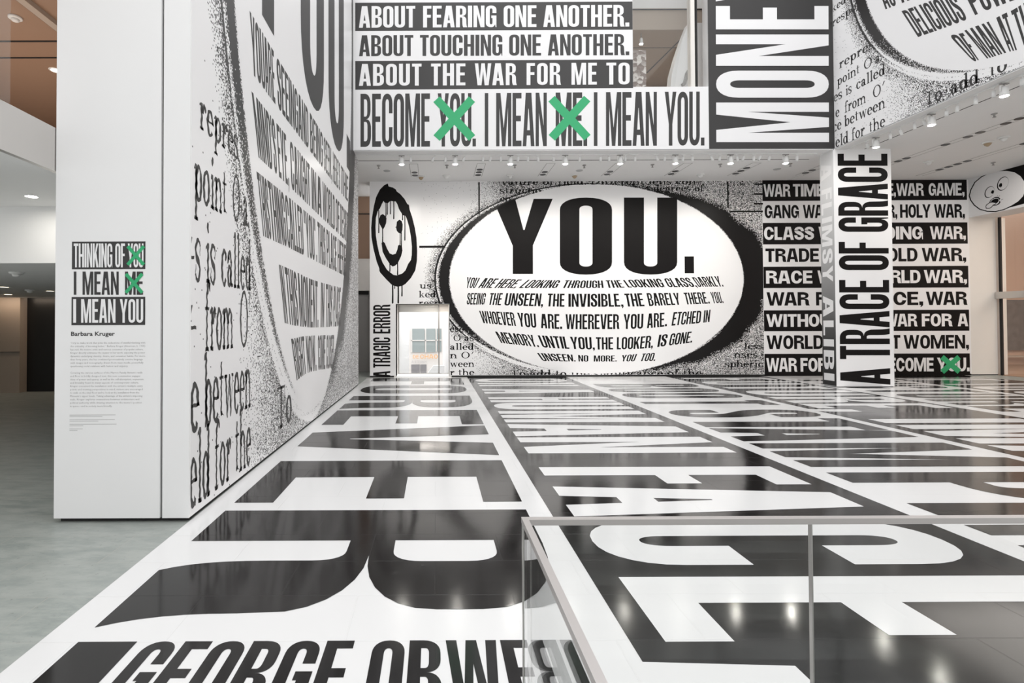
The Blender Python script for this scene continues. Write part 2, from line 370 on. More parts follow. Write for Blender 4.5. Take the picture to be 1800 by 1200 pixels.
    if ch == ',': c = s * 1.0; return c, [[[(0, 0), (c * .5, 0), (c * .2, -.12), (c * .55, -.12), (c, 0), (c, t * 1.4), (0, t * 1.4)]]]
    if ch == "'": c = s * .9; return c, [[[(c * .25, .62), (c * .6, .62), (c, .8), (c, 1), (0, 1), (0, .82), (c * .45, .82)]]]
    if ch == '"': c = s * 1.5; return c, [[[(0, .72), (c * .4, .72), (c * .4, 1), (0, 1)]], [[(c * .6, .72), (c, .72), (c, 1), (c * .6, 1)]]]
    raise ValueError(ch)
def layout(word, font, st, sp):
    if font == 'S': return serif_layout(word)
    f = FONTS[font]
    if st: f = (st[0], st[1], f[2], f[3])
    x = 0; out = []
    for i, ch in enumerate(word):
        if ch == ' ': x += .36; continue
        w, groups = glyph(ch, *f)
        for g in groups: out.append([[(p[0] + x, p[1]) for p in lp] for lp in g])
        nx = word[i + 1] if i + 1 < len(word) else ''
        k = sp
        if ch + nx in ('AT', 'TA', 'AV', 'VA', 'AY', 'YA', 'AW', 'WA', 'LY', 'Y.', 'Y,', 'LT', 'P.'): k = sp - .1
        x += w + k
    return out, x - sp
# old-style serif text face, x-height 1
def ering(cx, cy, rx, ry, a0=0, a1=360, tv=.28, th=.125, n=20):
    full = abs(a1 - a0) >= 360
    o = [(cx + rx * math.cos(math.radians(a0 + (a1 - a0) * i / n)), cy + ry * math.sin(math.radians(a0 + (a1 - a0) * i / n))) for i in range(n + (0 if full else 1))]
    q = [(cx + (rx - tv) * math.cos(math.radians(a0 + (a1 - a0) * i / n)), cy + (ry - th) * math.sin(math.radians(a0 + (a1 - a0) * i / n))) for i in range(n + (0 if full else 1))]
    return [o, q] if full else [o + q[::-1]]
def bx(x0, y0, x1, y1): return [[(x0, y0), (x1, y0), (x1, y1), (x0, y1)]]
def ball(x, y, r=.13): return [[(x + r * math.cos(i * .7854), y + r * 1.05 * math.sin(i * .7854)) for i in range(8)]]
def sglyph(c):
    st, sf = .23, .1
    def stem(x, y0, y1, flag=True, foot=True):
        g = [bx(x, y0, x + st, y1)]
        if foot: g.append(bx(x - .12, y0, x + st + .12, y0 + sf))
        if flag: g.append([[(x, y1), (x - .16, y1 - .1), (x - .16, y1 - .17), (x, y1 - .15)]])
        return g
    if c == 'o': return 1.0, [ering(.5, .5, .5, .52)]
    if c == 'O': return 1.45, [ering(.72, .75, .7, .77, tv=.23, th=.1, n=28)]
    if c == 'c': return .86, [ering(.48, .5, .48, .52, 50, 318), ball(.73, .8)]
    if c == 'e': return .92, [ering(.48, .5, .48, .52, 0, 318), bx(.16, .5, .93, .575)]
    if c == 'd': return 1.08, [ering(.46, .5, .46, .52)] + stem(.72, 0, 1.58, True, False) + [bx(.72, 0, 1.06, sf)]
    if c == 'b': return 1.06, [ering(.6, .5, .46, .52)] + stem(.14, 0, 1.58, True, False)
    if c == 'p': return 1.08, [ering(.62, .5, .46, .52)] + stem(.16, -.52, 1.0)
    if c == 'a': return .95, [ering(.38, .3, .36, .32), ering(.42, .68, .34, .34, 0, 165), ball(.16, .76), bx(.57, .06, .76, .72), [[(.57, .1), (.72, 0), (.95, .02), (.95, .09), (.76, .12)]]]
    if c == 'h': return 1.16, stem(.12, 0, 1.58) + [ering(.58, .62, .46, .4, 0, 180)] + [bx(.85, 0, 1.04, .64), bx(.73, 0, 1.16, sf)]
    if c == 'n': return 1.16, stem(.12, 0, 1.0) + [ering(.58, .62, .46, .4, 0, 180)] + [bx(.85, 0, 1.04, .64), bx(.73, 0, 1.16, sf)]
    if c == 'm': return 1.85, stem(.12, 0, 1.0) + [ering(.56, .62, .44, .4, 0, 180), bx(.81, 0, 1.0, .64), bx(.7, 0, 1.12, sf), ering(1.26, .62, .44, .4, 0, 180), bx(1.51, 0, 1.7, .64), bx(1.39, 0, 1.82, sf)]
    if c == 'r': return .82, stem(.14, 0, 1.0) + [ering(.62, .6, .34, .42, 60, 178), ball(.72, .86)]
    if c == 'i': return .52, stem(.18, 0, 1.0) + [ball(.27, 1.38, .14)]
    if c == 'l': return .52, stem(.18, 0, 1.58)
    if c == 't': return .66, [bx(.18, .1, .37, 1.32), bx(.0, .93, .64, 1.0), ering(.46, .2, .28, .22, 180, 330)]
    if c == 'f': return .68, [bx(.18, 0, .37, 1.3), bx(.02, .93, .62, 1.0), bx(.04, 0, .56, sf), ering(.5, 1.28, .32, .32, 40, 180), ball(.68, 1.46, .11)]
    if c == 's':
        p = arc(.4, .75, .3, .24, 25, 90, 5, 2) + arc(.4, .75, .3, .24, 90, 190, 6, 2)[1:] + bez((.12, .68), (.2, .5), (.6, .52), (.66, .3), 6)[1:] + arc(.38, .26, .3, .24, -10, -90, 5, 2)[1:] + arc(.38, .26, .3, .24, -90, -160, 5, 2)[1:]
        return .8, [[pen(p, .085, .05, lambda f: 1 + .6 * math.exp(-((f - .5) / .2) ** 2))], bx(.66, .62, .72, .98), bx(.06, .02, .12, .4)]
    if c == 'u': return 1.16, stem(.12, .38, 1.0, True, False) + [ering(.52, .4, .42, .42, 180, 340), bx(.78, 0, .97, 1.0), bx(.78, 0, 1.14, sf), bx(.64, .93, .8, 1.0)]
    if c == 'v': return 1.0, [[[(.1, 1), (.32, 1), (.6, .25), (.82, 1), (.9, 1), (.56, 0), (.44, 0)]], bx(0, .93, .42, 1), bx(.68, .93, 1.02, 1)]
    if c == 'w': return 1.5, [[[(.1, 1), (.32, 1), (.56, .28), (.74, 1), (.92, 1), (1.14, .28), (1.34, 1), (1.42, 1), (1.12, 0), (1.0, 0), (.8, .7), (.54, 0), (.42, 0)]], bx(0, .93, .42, 1), bx(1.2, .93, 1.52, 1)]
    if c == 'k': return 1.1, stem(.12, 0, 1.58) + [[[(.31, .42), (.72, .96), (.86, .96), (.5, .5)]], [[(.42, .54), (.56, .66), (1.02, .04), (.78, .04)]], bx(.62, .93, 1.0, 1), bx(.7, 0, 1.12, sf)]
    if c == 'g': return .98, [ering(.44, .62, .38, .4), ering(.44, -.2, .42, .3), bx(.7, .86, .96, .97), [[(.16, .3), (.1, .1), (.3, .06), (.3, .24)]]]
    if c == 'T': return 1.35, [bx(.57, 0, .79, 1.45), bx(.1, 1.36, 1.26, 1.45), bx(.1, 1.05, .17, 1.45), bx(1.19, 1.05, 1.26, 1.45), bx(.42, 0, .94, sf)]
    if c == 'D': return 1.5, [bx(.18, 0, .4, 1.5), ering(.5, .75, .9, .75, -90, 90, .23, .09), bx(.06, 0, .6, .08), bx(.06, 1.42, .6, 1.5)]
    if c == "'": return .4, [[[(.05, 1.05), (.12, 1.05), (.36, 1.5), (.2, 1.5)]]]
    if c == '.': return .36, [ball(.18, .1, .12)]
    if c == '-': return .55, [bx(.04, .42, .5, .55)]
    if c == '1': return .6, stem(.2, 0, 1.45)
    if c == '0': return .9, [ering(.44, .72, .42, .74)]
    if c == '5': return .85, [ering(.4, .45, .38, .46, -140, 150), bx(.12, .8, .2, 1.45), bx(.12, 1.3, .72, 1.45)]
    raise ValueError(c)
def serif_layout(word):
    x = 0; out = []
    for ch in word:
        if ch == ' ': x += .62; continue
        w, gs = sglyph(ch)
        for g in gs: out.append([[(p[0] + x, p[1]) for p in lp] for lp in g])
        x += w + .1
    return out, x - .1
def disc(s, cu, cv, a, b, u0, u1, v0, v1, h=.0043):
    """the plain white oval laid over the scanned page"""
    q = clip_u([(cu + a * .997 * math.cos(2 * math.pi * k / 160), cv + b * .997 * math.sin(2 * math.pi * k / 160)) for k in range(160)], u0, u1)
    s.tri([[(y, x) for x, y in clip_u([(y, x) for x, y in q], v0, v1)]], 2, h)
def cross(s, pts, wu, mi, h):
    """two crossed strips; pts = u0,v0,u1,v1 corners of the box they fill, wu = strip width"""
    u0, v0, u1, v1 = pts
    c = ((u0 + u1) / 2, (v0 + v1) / 2); o = []
    for (ex, ey) in ((u1, v1), (u0, v1), (u0, v0), (u1, v0)):
        L = math.hypot(ex - c[0], ey - c[1]); dx, dy = (ex - c[0]) / L, (ey - c[1]) / L
        k = L - wu * .35; n = (-dy * wu / 2, dx * wu / 2); e = (c[0] + dx * k, c[1] + dy * k)
        o.append([(e[0] - n[0], e[1] - n[1]), (e[0] + n[0], e[1] + n[1]), dx, dy, n])
    q = []
    for i in range(4):
        a, b = o[i], o[(i + 1) % 4]
        q += [a[0], a[1]]
        # inner corner between this arm and the next
        p0 = (c[0] + a[4][0], c[1] + a[4][1]); p1 = (c[0] - b[4][0], c[1] - b[4][1])
        det = a[2] * -b[3] + a[3] * b[2]
        t_ = ((p1[0] - p0[0]) * -b[3] + (p1[1] - p0[1]) * b[2]) / det
        q.append((p0[0] + a[2] * t_, p0[1] + a[3] * t_))
    s.tri([q], mi, h)
def plain_text(s, txt, u, v, size, mi, h, width=None, bold=0, res=2):
    """lines in the default sans face"""
    cu = bpy.data.curves.new('lettering', 'FONT'); cu.body = txt; cu.size = 1; cu.resolution_u = res; cu.offset = bold
    o = bpy.data.objects.new('lettering', cu); COL.objects.link(o)
    dg = bpy.context.evaluated_depsgraph_get(); me = o.evaluated_get(dg).to_mesh()
    xs = [p.co.x for p in me.vertices]; x0, x1 = min(xs), max(xs)
    kx = (width / (x1 - x0)) if width else size
    b = len(s.v)
    for p in me.vertices:
        q = (u + (p.co.x - x0) * kx, v + p.co.y * size); s.v.append(tuple(s.fn(q[0], q[1], h))); s.uv.append(q)
    for f in me.polygons:
        ids = list(f.vertices)
        a, c, d = (me.vertices[i].co for i in ids[:3])
        if (c - a).cross(d - a).z < 0: ids = ids[::-1]
        s.f.append([b + i for i in ids]); s.mi.append(mi)
    o.evaluated_get(dg).to_mesh_clear(); bpy.data.objects.remove(o); bpy.data.curves.remove(cu)

DB, DF, XL, XR, DK, ZC = 15.746, 12.922, -1.995, 9.96, 4.268, 5.905   # back wall, balcony front, left wall, right wall, pier front, soffit height
pBW = lambda u, v, h: (u, DB - h, v)
pBF = lambda u, v, h: (u, DF - h, v)
pKF = lambda u, v, h: (u, DK - h, v)
pLW = lambda u, v, h: (XL + h, u, v)
pRW = lambda u, v, h: (XR - h, -u, v)
pPS = lambda u, v, h: (9.92 - h, -u, v)
pEM = lambda u, v, h: (16.16 - h, -u, v)
pFL = lambda u, v, h: (u, v, h)

# ------------------------------------------------------------------ setting
b = MB()
b.box(-14, -6, -.2, .25, 16.72, 0); b.box(4.2, -6, -.2, 26, 16.72, 0); b.box(.25, 1.45, -.2, 4.2, 16.72, 0); b.box(.25, -6, -.2, 4.2, -3.2, 0)
b.box(-14, 16.72, -.2, -1.95, 24, 0); b.box(16.2, 16.72, -.2, 26, 24, 0)
struct(b.build('floor', [SLATE]))
b = MB()                                                      # stairwell inside the balustrade
b.box(.05, -3.4, -3.4, .25, 1.65, -.2); b.box(4.2, -3.4, -3.4, 4.4, 1.65, -.2); b.box(.25, 1.45, -3.4, 4.2, 1.65, -.2); b.box(.25, -3.4, -3.4, 4.2, -3.2, -.2)
b.box(.25, -3.2, -3.4, 4.2, 1.45, -3.3, 1)
for k in range(14): b.box(.25, -3.2 + k * .28, -3.3, 4.2, -2.92 + k * .28, -.17 - k * .17 - .17, 1)
struct(b.build('wall_stairwell', [GDOOR, SLATE]))
b = MB()                                                      # pier and left wall, with an open joint in the front face and a shadow gap at the foot
b.box(-3.09, DK, .035, -2.232, 13.75, 14); b.box(-2.212, DK, .035, XL, 13.75, 14); b.box(-2.232, DK + .03, .035, -2.212, 13.75, 14, 1)
b.box(-3.06, DK + .04, 0, XL - .02, 13.72, .035, 1)
struct(b.build('wall_left', [WHITE, DARK]))
b = MB()                                                      # back wall around the glazed opening
wx0, wx1, wz1 = -1.1553, 0.4525, 2.2042
b.box(-1.94, DB, .05, wx0, DB + .5, ZC); b.box(wx0, DB, wz1, wx1, DB + .5, ZC); b.box(wx1, DB, .05, 16.16, DB + .5, ZC)
b.box(-1.94, DB + .02, 0, wx0, DB + .5, .05, 1); b.box(wx1, DB + .02, 0, 16.16, DB + .5, .05, 1)
struct(b.build('wall_back', [WHITE, DARK]))
b = MB()                                                      # balcony front with an opening into the upper gallery
ox0, ox1, oz0 = 4.9641, 6.8552, 7.4734
for q_ in ((XL, ZC, ox1, oz0), (XL, oz0, ox0, 13), (ox1, ZC, 9.96, 13), (ox0, 10.6, ox1, 13)):
    b = MB(); b.box(q_[0], DF, q_[1], q_[2], DF + .3, q_[3]); struct(b.build('wall_balcony', [WHITE]))
b = MB(); b.box(XR, 1.5, ZC, XR + .35, DF + .3, 13); struct(b.build('wall_right', [WHITE]))
b = MB()                                                      # soffit under the balcony and over the side gallery, cut by a thin slot, its shade put in as a flush dark strip
b.box(-6, DF + .3, ZC, 9.9, 13.72, ZC + .3); b.box(-6, 13.755, ZC, 9.9, 18.5, ZC + .3); b.box(-6, 13.722, ZC - .0015, 9.9, 13.753, ZC + .25, 1)
b.box(XR + .35, -4, ZC, 10.69, DF + .3, ZC + .3); b.box(9.9, DF + .3, ZC, 10.69, 18.5, ZC + .3); b.box(10.72, -4, ZC, 26, 18.5, ZC + .3); b.box(10.692, -4, ZC - .0015, 10.718, 13.03, ZC + .25, 1)
struct(b.build('ceiling', [CEIL, DARK]))
b = MB(); b.box(XL + .02, DF, ZC - .012, 9.94, DF + .28, ZC + .01); b.box(XR, 1.5, ZC - .012, XR + .28, DF, ZC + .01); struct(b.build('trim_1', [WHITE]))

# halls to the left, behind the pier
b = MB()
b.box(-14, 3.66, 2.86, -3.14, 5.61, 3.2); b.box(-14, 5.55, 2.26, -3.14, 12.6, 2.86)
struct(b.build('ceiling_hall', [CEIL]))
b = MB(); b.box(-3.14, 3.66, 2.86, -3.095, 13, 3.215); struct(b.build('trim_2', [STEEL]))
b = MB(); b.box(-14, 12.48, 0, -9.87, 12.8, 2.3); b.box(-14, 12.46, .96, -9.87, 12.481, .972, 1); struct(b.build('wall_hall_back', [TAN, DARK]))
b = MB(); b.box(-9.87, 12.7, 0, -3, 13.0, 2.3); struct(b.build('wall_hall_dark', [BLACKP]))
b = MB(); b.box(-4.4, -4, 0, -4.2, 3.3, 5.4); struct(b.build('wall_light_block_left', [WHITE]))  # unseen wall, added to block light coming into the hall from the left
b = MB(); b.box(-14, -3.2, 0, -2.4, -3, 5); struct(b.build('wall_light_block_rear', [WHITE]))  # unseen wall behind the camera, added to keep the hall dim
b = MB(); b.box(-14.2, 2.5, 0, -14, 13, 5.6); struct(b.build('wall_hall_side', [TAN]))  # unseen side wall, added to shield the hall from outside light
b = MB()
b.box(-14, 2.6, 5.4, -3.1, 13, 5.6)
for y in (6.95, 7.38): b.box(-14, y - .012, 5.39, -3.1, y + .012, 5.401, 1)
b.box(-4.86, 2.6, 5.385, -4.82, 6.95, 5.401, 1); b.box(-4.80, 2.6, 5.34, -4.70, 6.94, 5.401, 2)
struct(b.build('ceiling_hall_upper', [BROWN, DARK, BEIGE]))
b = MB(); b.box(-14, 10.6, 3.2, -3.1, 10.9, 5.4); struct(b.build('wall_hall_upper', [BROWN]))
b = MB()                                                      # passage beyond the end of the left wall
b.box(-6, 17.6, 2.75, -1.94, 17.9, ZC, 0); b.box(-6, 17.4, 2.72, -1.94, 17.6, 3.78, 1); b.box(-6, 17.58, 5.3, -1.94, 17.6, 5.33, 3)
b.box(-6, 17.6, 0, -2.9, 17.9, 2.75, 1); b.box(-2.2, 17.6, 0, -1.94, 17.9, 2.75, 2); b.box(-2.9, 17.6, 2.6, -2.2, 17.9, 2.75, 3); b.box(-2.9, 17.66, 0, -2.21, 17.9, 2.6, 2)
struct(b.build('wall_passage', [BROWN, WARMW, GDOOR, DARK]))
b = MB(); b.box(-6.3, 13.75, 0, -6, 18, ZC); struct(b.build('wall_passage_side', [WARMW]))

# upper gallery behind the balcony opening
b = MB()
b.box(4, 17.6, 6.2, 10.5, 17.9, 12.5); b.box(3.8, 13.25, 6.2, 4, 17.9, 12.5)
struct(b.build('wall_gallery', [BEIGE]))
b = MB(); b.box(9.4, 13.23, 6.2, 9.6, 17.9, 12.5); struct(b.build('wall_gallery_side', [TAN]))
gz0, gz1 = 9.6139, 10.1635
b = MB()
b.box(3.8, 14.2, gz0, 9.6, 17.6, gz0 + .12); b.box(3.8, 14.19, gz0 + .006, 9.6, 14.2, gz1, 1); b.box(3.8, 14.2, gz0 + .1, 9.6, 14.4, gz1 + .05); b.box(3.8, 14.17, gz1, 9.6, 14.5, gz1 + .02, 2); b.box(3.8, 14.3, gz1 + .02, 9.6, 14.5, 13, 3); b.box(3.8, 15.1, gz0 - .004, 9.6, 15.13, gz0, 2)
b.prism([(7.015, 14.081), (7.054, 14.082), (6.855, 16.647), (6.809, 16.647)], 2, gz0 - .004, gz0, 2)
struct(b.build('ceiling_gallery', [TAN, BEIGE, DARK, WHITE]))
b = MB(); b.box(3.8, 13.23, 6.0, 9.6, 17.9, 6.2); struct(b.build('floor_gallery', [TAN]))
b = MB(); b.box(6.42, DF + .02, oz0, 6.52, DF + .2, 10.6); b.box(6.56, DF + .05, oz0, 6.60, DF + .2, 10.6, 1); struct(b.build('window_2', [WARMW, DARK]))
b = MB(); b.box(ox0, DF + .08, oz0, 6.42, DF + .092, 10.6); tag(b.build('gallery_glass_pane', [GLASS]), 'clear glass pane in the balcony opening beside the tall black banner', 'glass pane')

# side gallery to the right: header, jamb, glazed screen, room beyond
b = MB()
b.box(16.16, -2, 4.75, 17.0, DB + .5, ZC); struct(b.build('wall_right_header', [WHITE]))
b = MB(); b.box(16.16, DB, .03, 16.52, DB + .5, 4.75); b.box(16.525, DB + .012, .03, 16.97, DB + .5, 4.75); b.box(16.16, DB + .02, 0, 16.97, DB + .5, .03, 1); struct(b.build('wall_right_jamb', [WARMW, DARK]))
b = MB(); b.box(22.5, 2, 0, 22.8, 19.5, ZC); struct(b.build('wall_far_gallery_side', [PEACH]))
b = MB(); b.box(16.97, 19.51, 0, 22.8, 19.8, ZC); struct(b.build('wall_far_gallery', [PEACH]))
b = MB(); b.box(17.0, 13.0, 0, 22.5, 19.5, .012); struct(b.build('floor_far_gallery', [BROWN]))

# ------------------------------------------------------------------ vinyl on the floor
fl = Sheet(pFL); fb = [XL, .977, 3.93, 6.93, 9.985, 12.9, 15.9]
fl.slab(-2.0, 1.46, 15.98, 15.72, 0, .003)
for i, k in ((1, 1), (3, 1)): fl.rect(fb[i], 1.46, fb[i + 1], 15.72, 1, .0038)
fl.rect(12.9, 1.46, 15.9, 15.72, 1, .0038)
fl.rect(9.78, 1.46, 9.985, 15.72, 0, .0042)
def column(base, cap, letters, mi, st=None):
    ribs = [(-20.0, base, 20.0, cap, 20.0), (0.0, base, 0.0, cap, 0.0)]
    for ch, far, near in letters: fl.text([(ch, -far, -near)], ribs, mi, .0046, 'F', st, fine=.5)
column(-1.80, .782, [('F', 15.4853, 13.7933), ('O', 13.6657, 12.0793), ('R', 11.6692, 9.9899), ('E', 9.74, 8.3449), ('V', 8.2519, 6.3851), ('E', 6.147, 4.7206), ('R', 4.5198, 2.888)], 1)
fl.rect(-1.80, 2.05, -1.5036, 2.6651, 1, .0046)
column(1.153, 3.722, [('O', 15.2075, 14.3225), ('N', 14.1441, 13.412), ('A', 12.8296, 11.9768), ('H', 11.395, 10.6788), ('U', 10.5794, 9.7622), ('M', 9.5851, 8.4856), ('A', 8.3421, 7.4483), ('N', 7.3668, 6.4667), ('F', 5.8408, 5.1875), ('A', 5.1515, 4.352), ('C', 4.2428, 3.4755), ('E', 3.3148, 2.6449), (',', 2.4563, 2.2267)], 0)
column(4.165, 6.742, [('B', 13.7972, 13.0302), ('O', 12.86, 12.1411), ('O', 11.9738, 11.1767), ('T', 10.8326, 10.1973), ('S', 9.6452, 8.8807), ('T', 8.7464, 7.7805), ('A', 7.969, 7.0741), ('M', 6.9578, 5.8118), ('P', 5.5926, 4.6837), ('I', 4.6398, 4.3454), ('N', 4.1404, 3.5313), ('G', 3.4101, 2.969)], 1)
column(7.158, 9.67, [('F', 15.2664, 14.6597), ('U', 14.3323, 13.5184), ('T', 13.2395, 12.5421), ('U', 12.3636, 11.4438), ('R', 11.295, 10.4556), ('E', 10.3313, 9.7647), (',', 9.6374, 9.3925), ('I', 8.6701, 8.3282), ('M', 8.1582, 6.8926), ('A', 6.7976, 5.951), ('G', 5.8569, 5.2736), ('I', 5.1997, 4.9899), ('N', 4.8912, 4.2969), ('E', 4.2237, 3.6623)], 0)
column(10.12, 12.62, [('P', 14.601, 13.9785), ('I', 13.7826, 13.5298), ('C', 13.3462, 12.6593), ('T', 12.4985, 11.8942), ('U', 11.7056, 11.0074), ('R', 10.8458, 10.1038), ('E', 9.9675, 9.3376), ('O', 8.6796, 7.9344), ('F', 7.7677, 7.1658)], 1)
column(13.1, 15.65, [('I', 15.0398, 14.8281), ('F', 14.6805, 14.2137), ('Y', 13.75, 13.1378), ('O', 12.9646, 12.2643), ('U', 12.0638, 11.3235)], 0)
gy1, gy0 = 2.6653, 2.16
fl.text([('GEORGE', -1.4454, -0.4066), ('ORWELL', -0.3099, 0.7511)], [(-3.0, -3.0, gy0, -3.0, gy1), (3.0, 3.0, gy0, 3.0, gy1)], 1, .0046, 'F', (.37, .125), fine=.3)
tag(fl.build('floor_mural', [FW, FK]), 'glossy black and white vinyl floor covered in giant block letters', 'floor mural')

# ------------------------------------------------------------------ murals
BWH = halftone('halftone_print_back', 4.888, 2.94, 4.43, 2.86, .0115, (.0065, .0055, .0055), grey0=.54)
LWH = halftone('halftone_print_left', 8.717, 8.687, 3.95, 8.484, .014, (.03, .028, .028))
RWH = halftone('halftone_print_right', -8.28, 10.226, 3.80, 4.24, .0125, (.02, .018, .018))
def serif(s, txt, u0, u1, v0, xh, mi=1, h=.004, jit=0, clip=None):
    s.text([(txt, u0, u1)], [(u0, u0, v0, u0, v0 + xh), (u1, u1, v0, u1, v0 + xh)], mi, h, 'S', fine=.4 if not jit else .09, jit=jit, clip=clip)
# back wall: oval mural
m = Sheet(pBW)
bx0, bx1 = -1.925, 9.9153
m.slab(wx1 + .005, .055, bx1, ZC - .01, 0, .003); m.slab(bx0 + 1.54, wz1 + .005, wx1 + .005, ZC - .01, 0, .003)
for t_ in [('vature of field. Different lens con-', 2.0345, 8.0351, 5.7871, 0.1294), ('structio', 1.9987, 3.2358, 5.5262, 0.1293), ('t degrees of', 6.4164, 8.1533, 5.5797, 0.1294), ('co', 1.9974, 2.3237, 5.2792, 0.1292), ('us', -0.4321, -0.081, 2.6659, 0.1286), ('ked', -0.4586, 0.0466, 2.3997, 0.1286), ('respo', -0.4679, 0.3539, 2.1502, 0.12), ('ese', 0.4707, 0.8814, 1.361, 0.1283), ('O as', 0.5723, 1.1882, 1.0863, 0.1283), ('alled', 0.4686, 1.187, 0.8214, 0.1282), ('n O', 0.4676, 1.0661, 0.5655, 0.1282), ("'", 1.1002, 1.1858, 0.5566, 0.1281), ('ween', 0.4666, 1.1932, 0.3089, 0.1281), ('r the', 0.4656, 1.192, 0.0529, 0.128), ('To add to the significance of the', 2.2773, 8.0239, 0.0027, 0.1366), ('spheric', 8.7286, 9.8755, 0.2693, 0.1367), ('nses', 9.0059, 9.7251, 0.5604, 0.1282), ('less', 9.3172, 9.8824, 0.8163, 0.1197)]: serif(m, *t_, clip=(bx0, bx1, wz1 + .006 if t_[2] < wx1 + .01 else .06, ZC - .012))
for p in [((1.3646, 5.877), (1.36, 4.8947), 1), ((8.8791, 5.8708), (8.8699, 5.0774), 1), ((-0.4454, 3.9373), (0.3434, 3.9175), 0), ((8.9373, 4.9652), (9.9345, 4.962), 0), ((9.6868, 5.7906), (9.9449, 5.7898), 0), ((9.6659, 5.4887), (9.9412, 5.4878), 0), ((9.6623, 5.1955), (9.9375, 5.1947), 0)]:
    (u0, v0), (u1, v1), vert = p
    e = .022
    m.rect(u0 - e * vert, min(v0, v1) - e * (1 - vert), max(u1, u0) + e * vert, max(v0, v1) + e * (1 - vert), 1, .004)
serif(m, '10', 9.2394, 9.3942, 5.7488, .06); serif(m, '5', 9.2875, 9.3735, 5.4555, .06)
disc(m, 4.888, 2.94, 4.43, 2.86, -2, 20, 0, ZC)
m.tri([[(2.3927, 5.322), (2.4615, 5.3391), (2.6966, 4.4257), (2.7309, 4.4256), (3.0114, 5.3666), (3.587, 5.3648), (2.9821, 3.9604), (2.9768, 3.0964), (2.3681, 3.0985), (2.3729, 3.9452), (1.8933, 5.091), (2.1172, 5.2109)]], 1, .005)
m.text([('O', 3.7862, 5.3589), ('U', 5.7191, 7.3231)], [(3.7173, 3.7173, 3.0716, 3.7333, 5.4005), (7.3536, 7.3536, 3.0629, 7.3774, 5.389)], 1, .005, 'Y', fine=.5)
m.rect(*(7.5513, 3.0983), *(7.8313, 3.6092), 1, .005)
LN = 'F'
m.text([('YOU', 0.956, 1.2301), ('ARE', 1.3158, 1.7185), ('HERE,', 1.8042, 2.4297), ('LOOKING', 2.5411, 3.681), ('THROUGH', 3.8353, 5.104), ('THE', 5.2068, 5.7384), ('LOOKING', 5.8413, 6.956), ('GLASS,', 7.0589, 7.9337), ('DARKLY.', 7.968, 8.7229)], [(0.9555, 0.9555, 2.6795, 0.9912, 3.0053), (1.3496, 1.3496, 2.6782, 1.5396, 2.9777), (2.2578, 2.2578, 2.6751, 2.5335, 2.9314), (2.532, 2.532, 2.6742, 2.8248, 2.9219), (3.6632, 3.6632, 2.6703, 3.8019, 2.9014), (3.8688, 3.8688, 2.6696, 3.9905, 2.8991), (4.8288, 4.8288, 2.6664, 4.8306, 2.8894), (5.3003, 5.3003, 2.6699, 5.2422, 2.8949), (5.8577, 5.8577, 2.68, 5.6984, 2.9036), (6.9209, 6.9209, 2.6816, 6.7777, 2.9429), (7.8403, 7.8403, 2.6871, 7.6444, 2.9743), (7.9673, 7.9673, 2.6901, 7.7559, 2.9774), (8.705, 8.705, 2.6962, 8.5885, 3.0141)], 1, .005)
m.text([('SEEING', 0.9709, 1.5018), ('THE', 1.6217, 1.9986), ('UNSEEN,', 2.1013, 3.2663), ('THE', 3.3862, 3.9174), ('INVISIBLE,', 4.0373, 5.6996), ('THE', 5.7853, 6.3338), ('BARELY', 6.471, 7.431), ('THERE.', 7.5853, 8.3054), ('YOU.', 8.3911, 8.717)], [(0.9705, 0.9705, 2.1824, 1.0063, 2.5284), (1.5014, 1.5014, 2.1754, 1.5716, 2.5231), (2.1007, 2.1007, 2.1494, 2.1713, 2.5211), (3.1626, 3.1626, 2.1235, 3.2164, 2.5055), (4.0533, 4.0533, 2.1033, 4.0561, 2.4941), (4.8244, 4.8244, 2.1007, 4.8274, 2.4915), (5.784, 5.784, 2.1042, 5.7189, 2.4919), (6.4697, 6.4697, 2.1173, 6.3877, 2.5067), (7.43, 7.43, 2.1551, 7.348, 2.512), (8.3048, 8.3048, 2.1864, 8.2229, 2.5314), (8.7165, 8.7165, 2.2004, 8.6345, 2.5334)], 1, .005)
m.text([('WHOEVER', 1.4472, 2.4572), ('YOU', 2.5513, 3.0735), ('ARE.', 3.2105, 3.844), ('WHEREVER', 3.9468, 5.5566), ('YOU', 5.6937, 6.2761), ('ARE.', 6.396, 6.9956), ('ETCHED', 7.1327, 8.0065), ('IN', 8.0922, 8.2807)], [(1.4474, 1.4474, 1.6243, 1.3464, 1.9927), (2.4569, 2.4569, 1.5266, 2.3907, 1.9377), (3.0729, 3.0729, 1.4731, 3.0413, 1.9012), (3.8431, 3.8431, 1.4362, 3.8462, 1.8813), (5.5555, 5.5555, 1.4303, 5.5593, 1.8754), (6.2749, 6.2749, 1.4414, 6.2962, 1.8866), (6.995, 6.995, 1.5057, 7.0077, 1.9218), (7.1323, 7.1323, 1.5223, 7.2049, 1.9297), (8.007, 8.007, 1.6015, 8.0453, 1.9731), (8.2815, 8.2815, 1.6296, 8.3199, 2.003)], 1, .005)
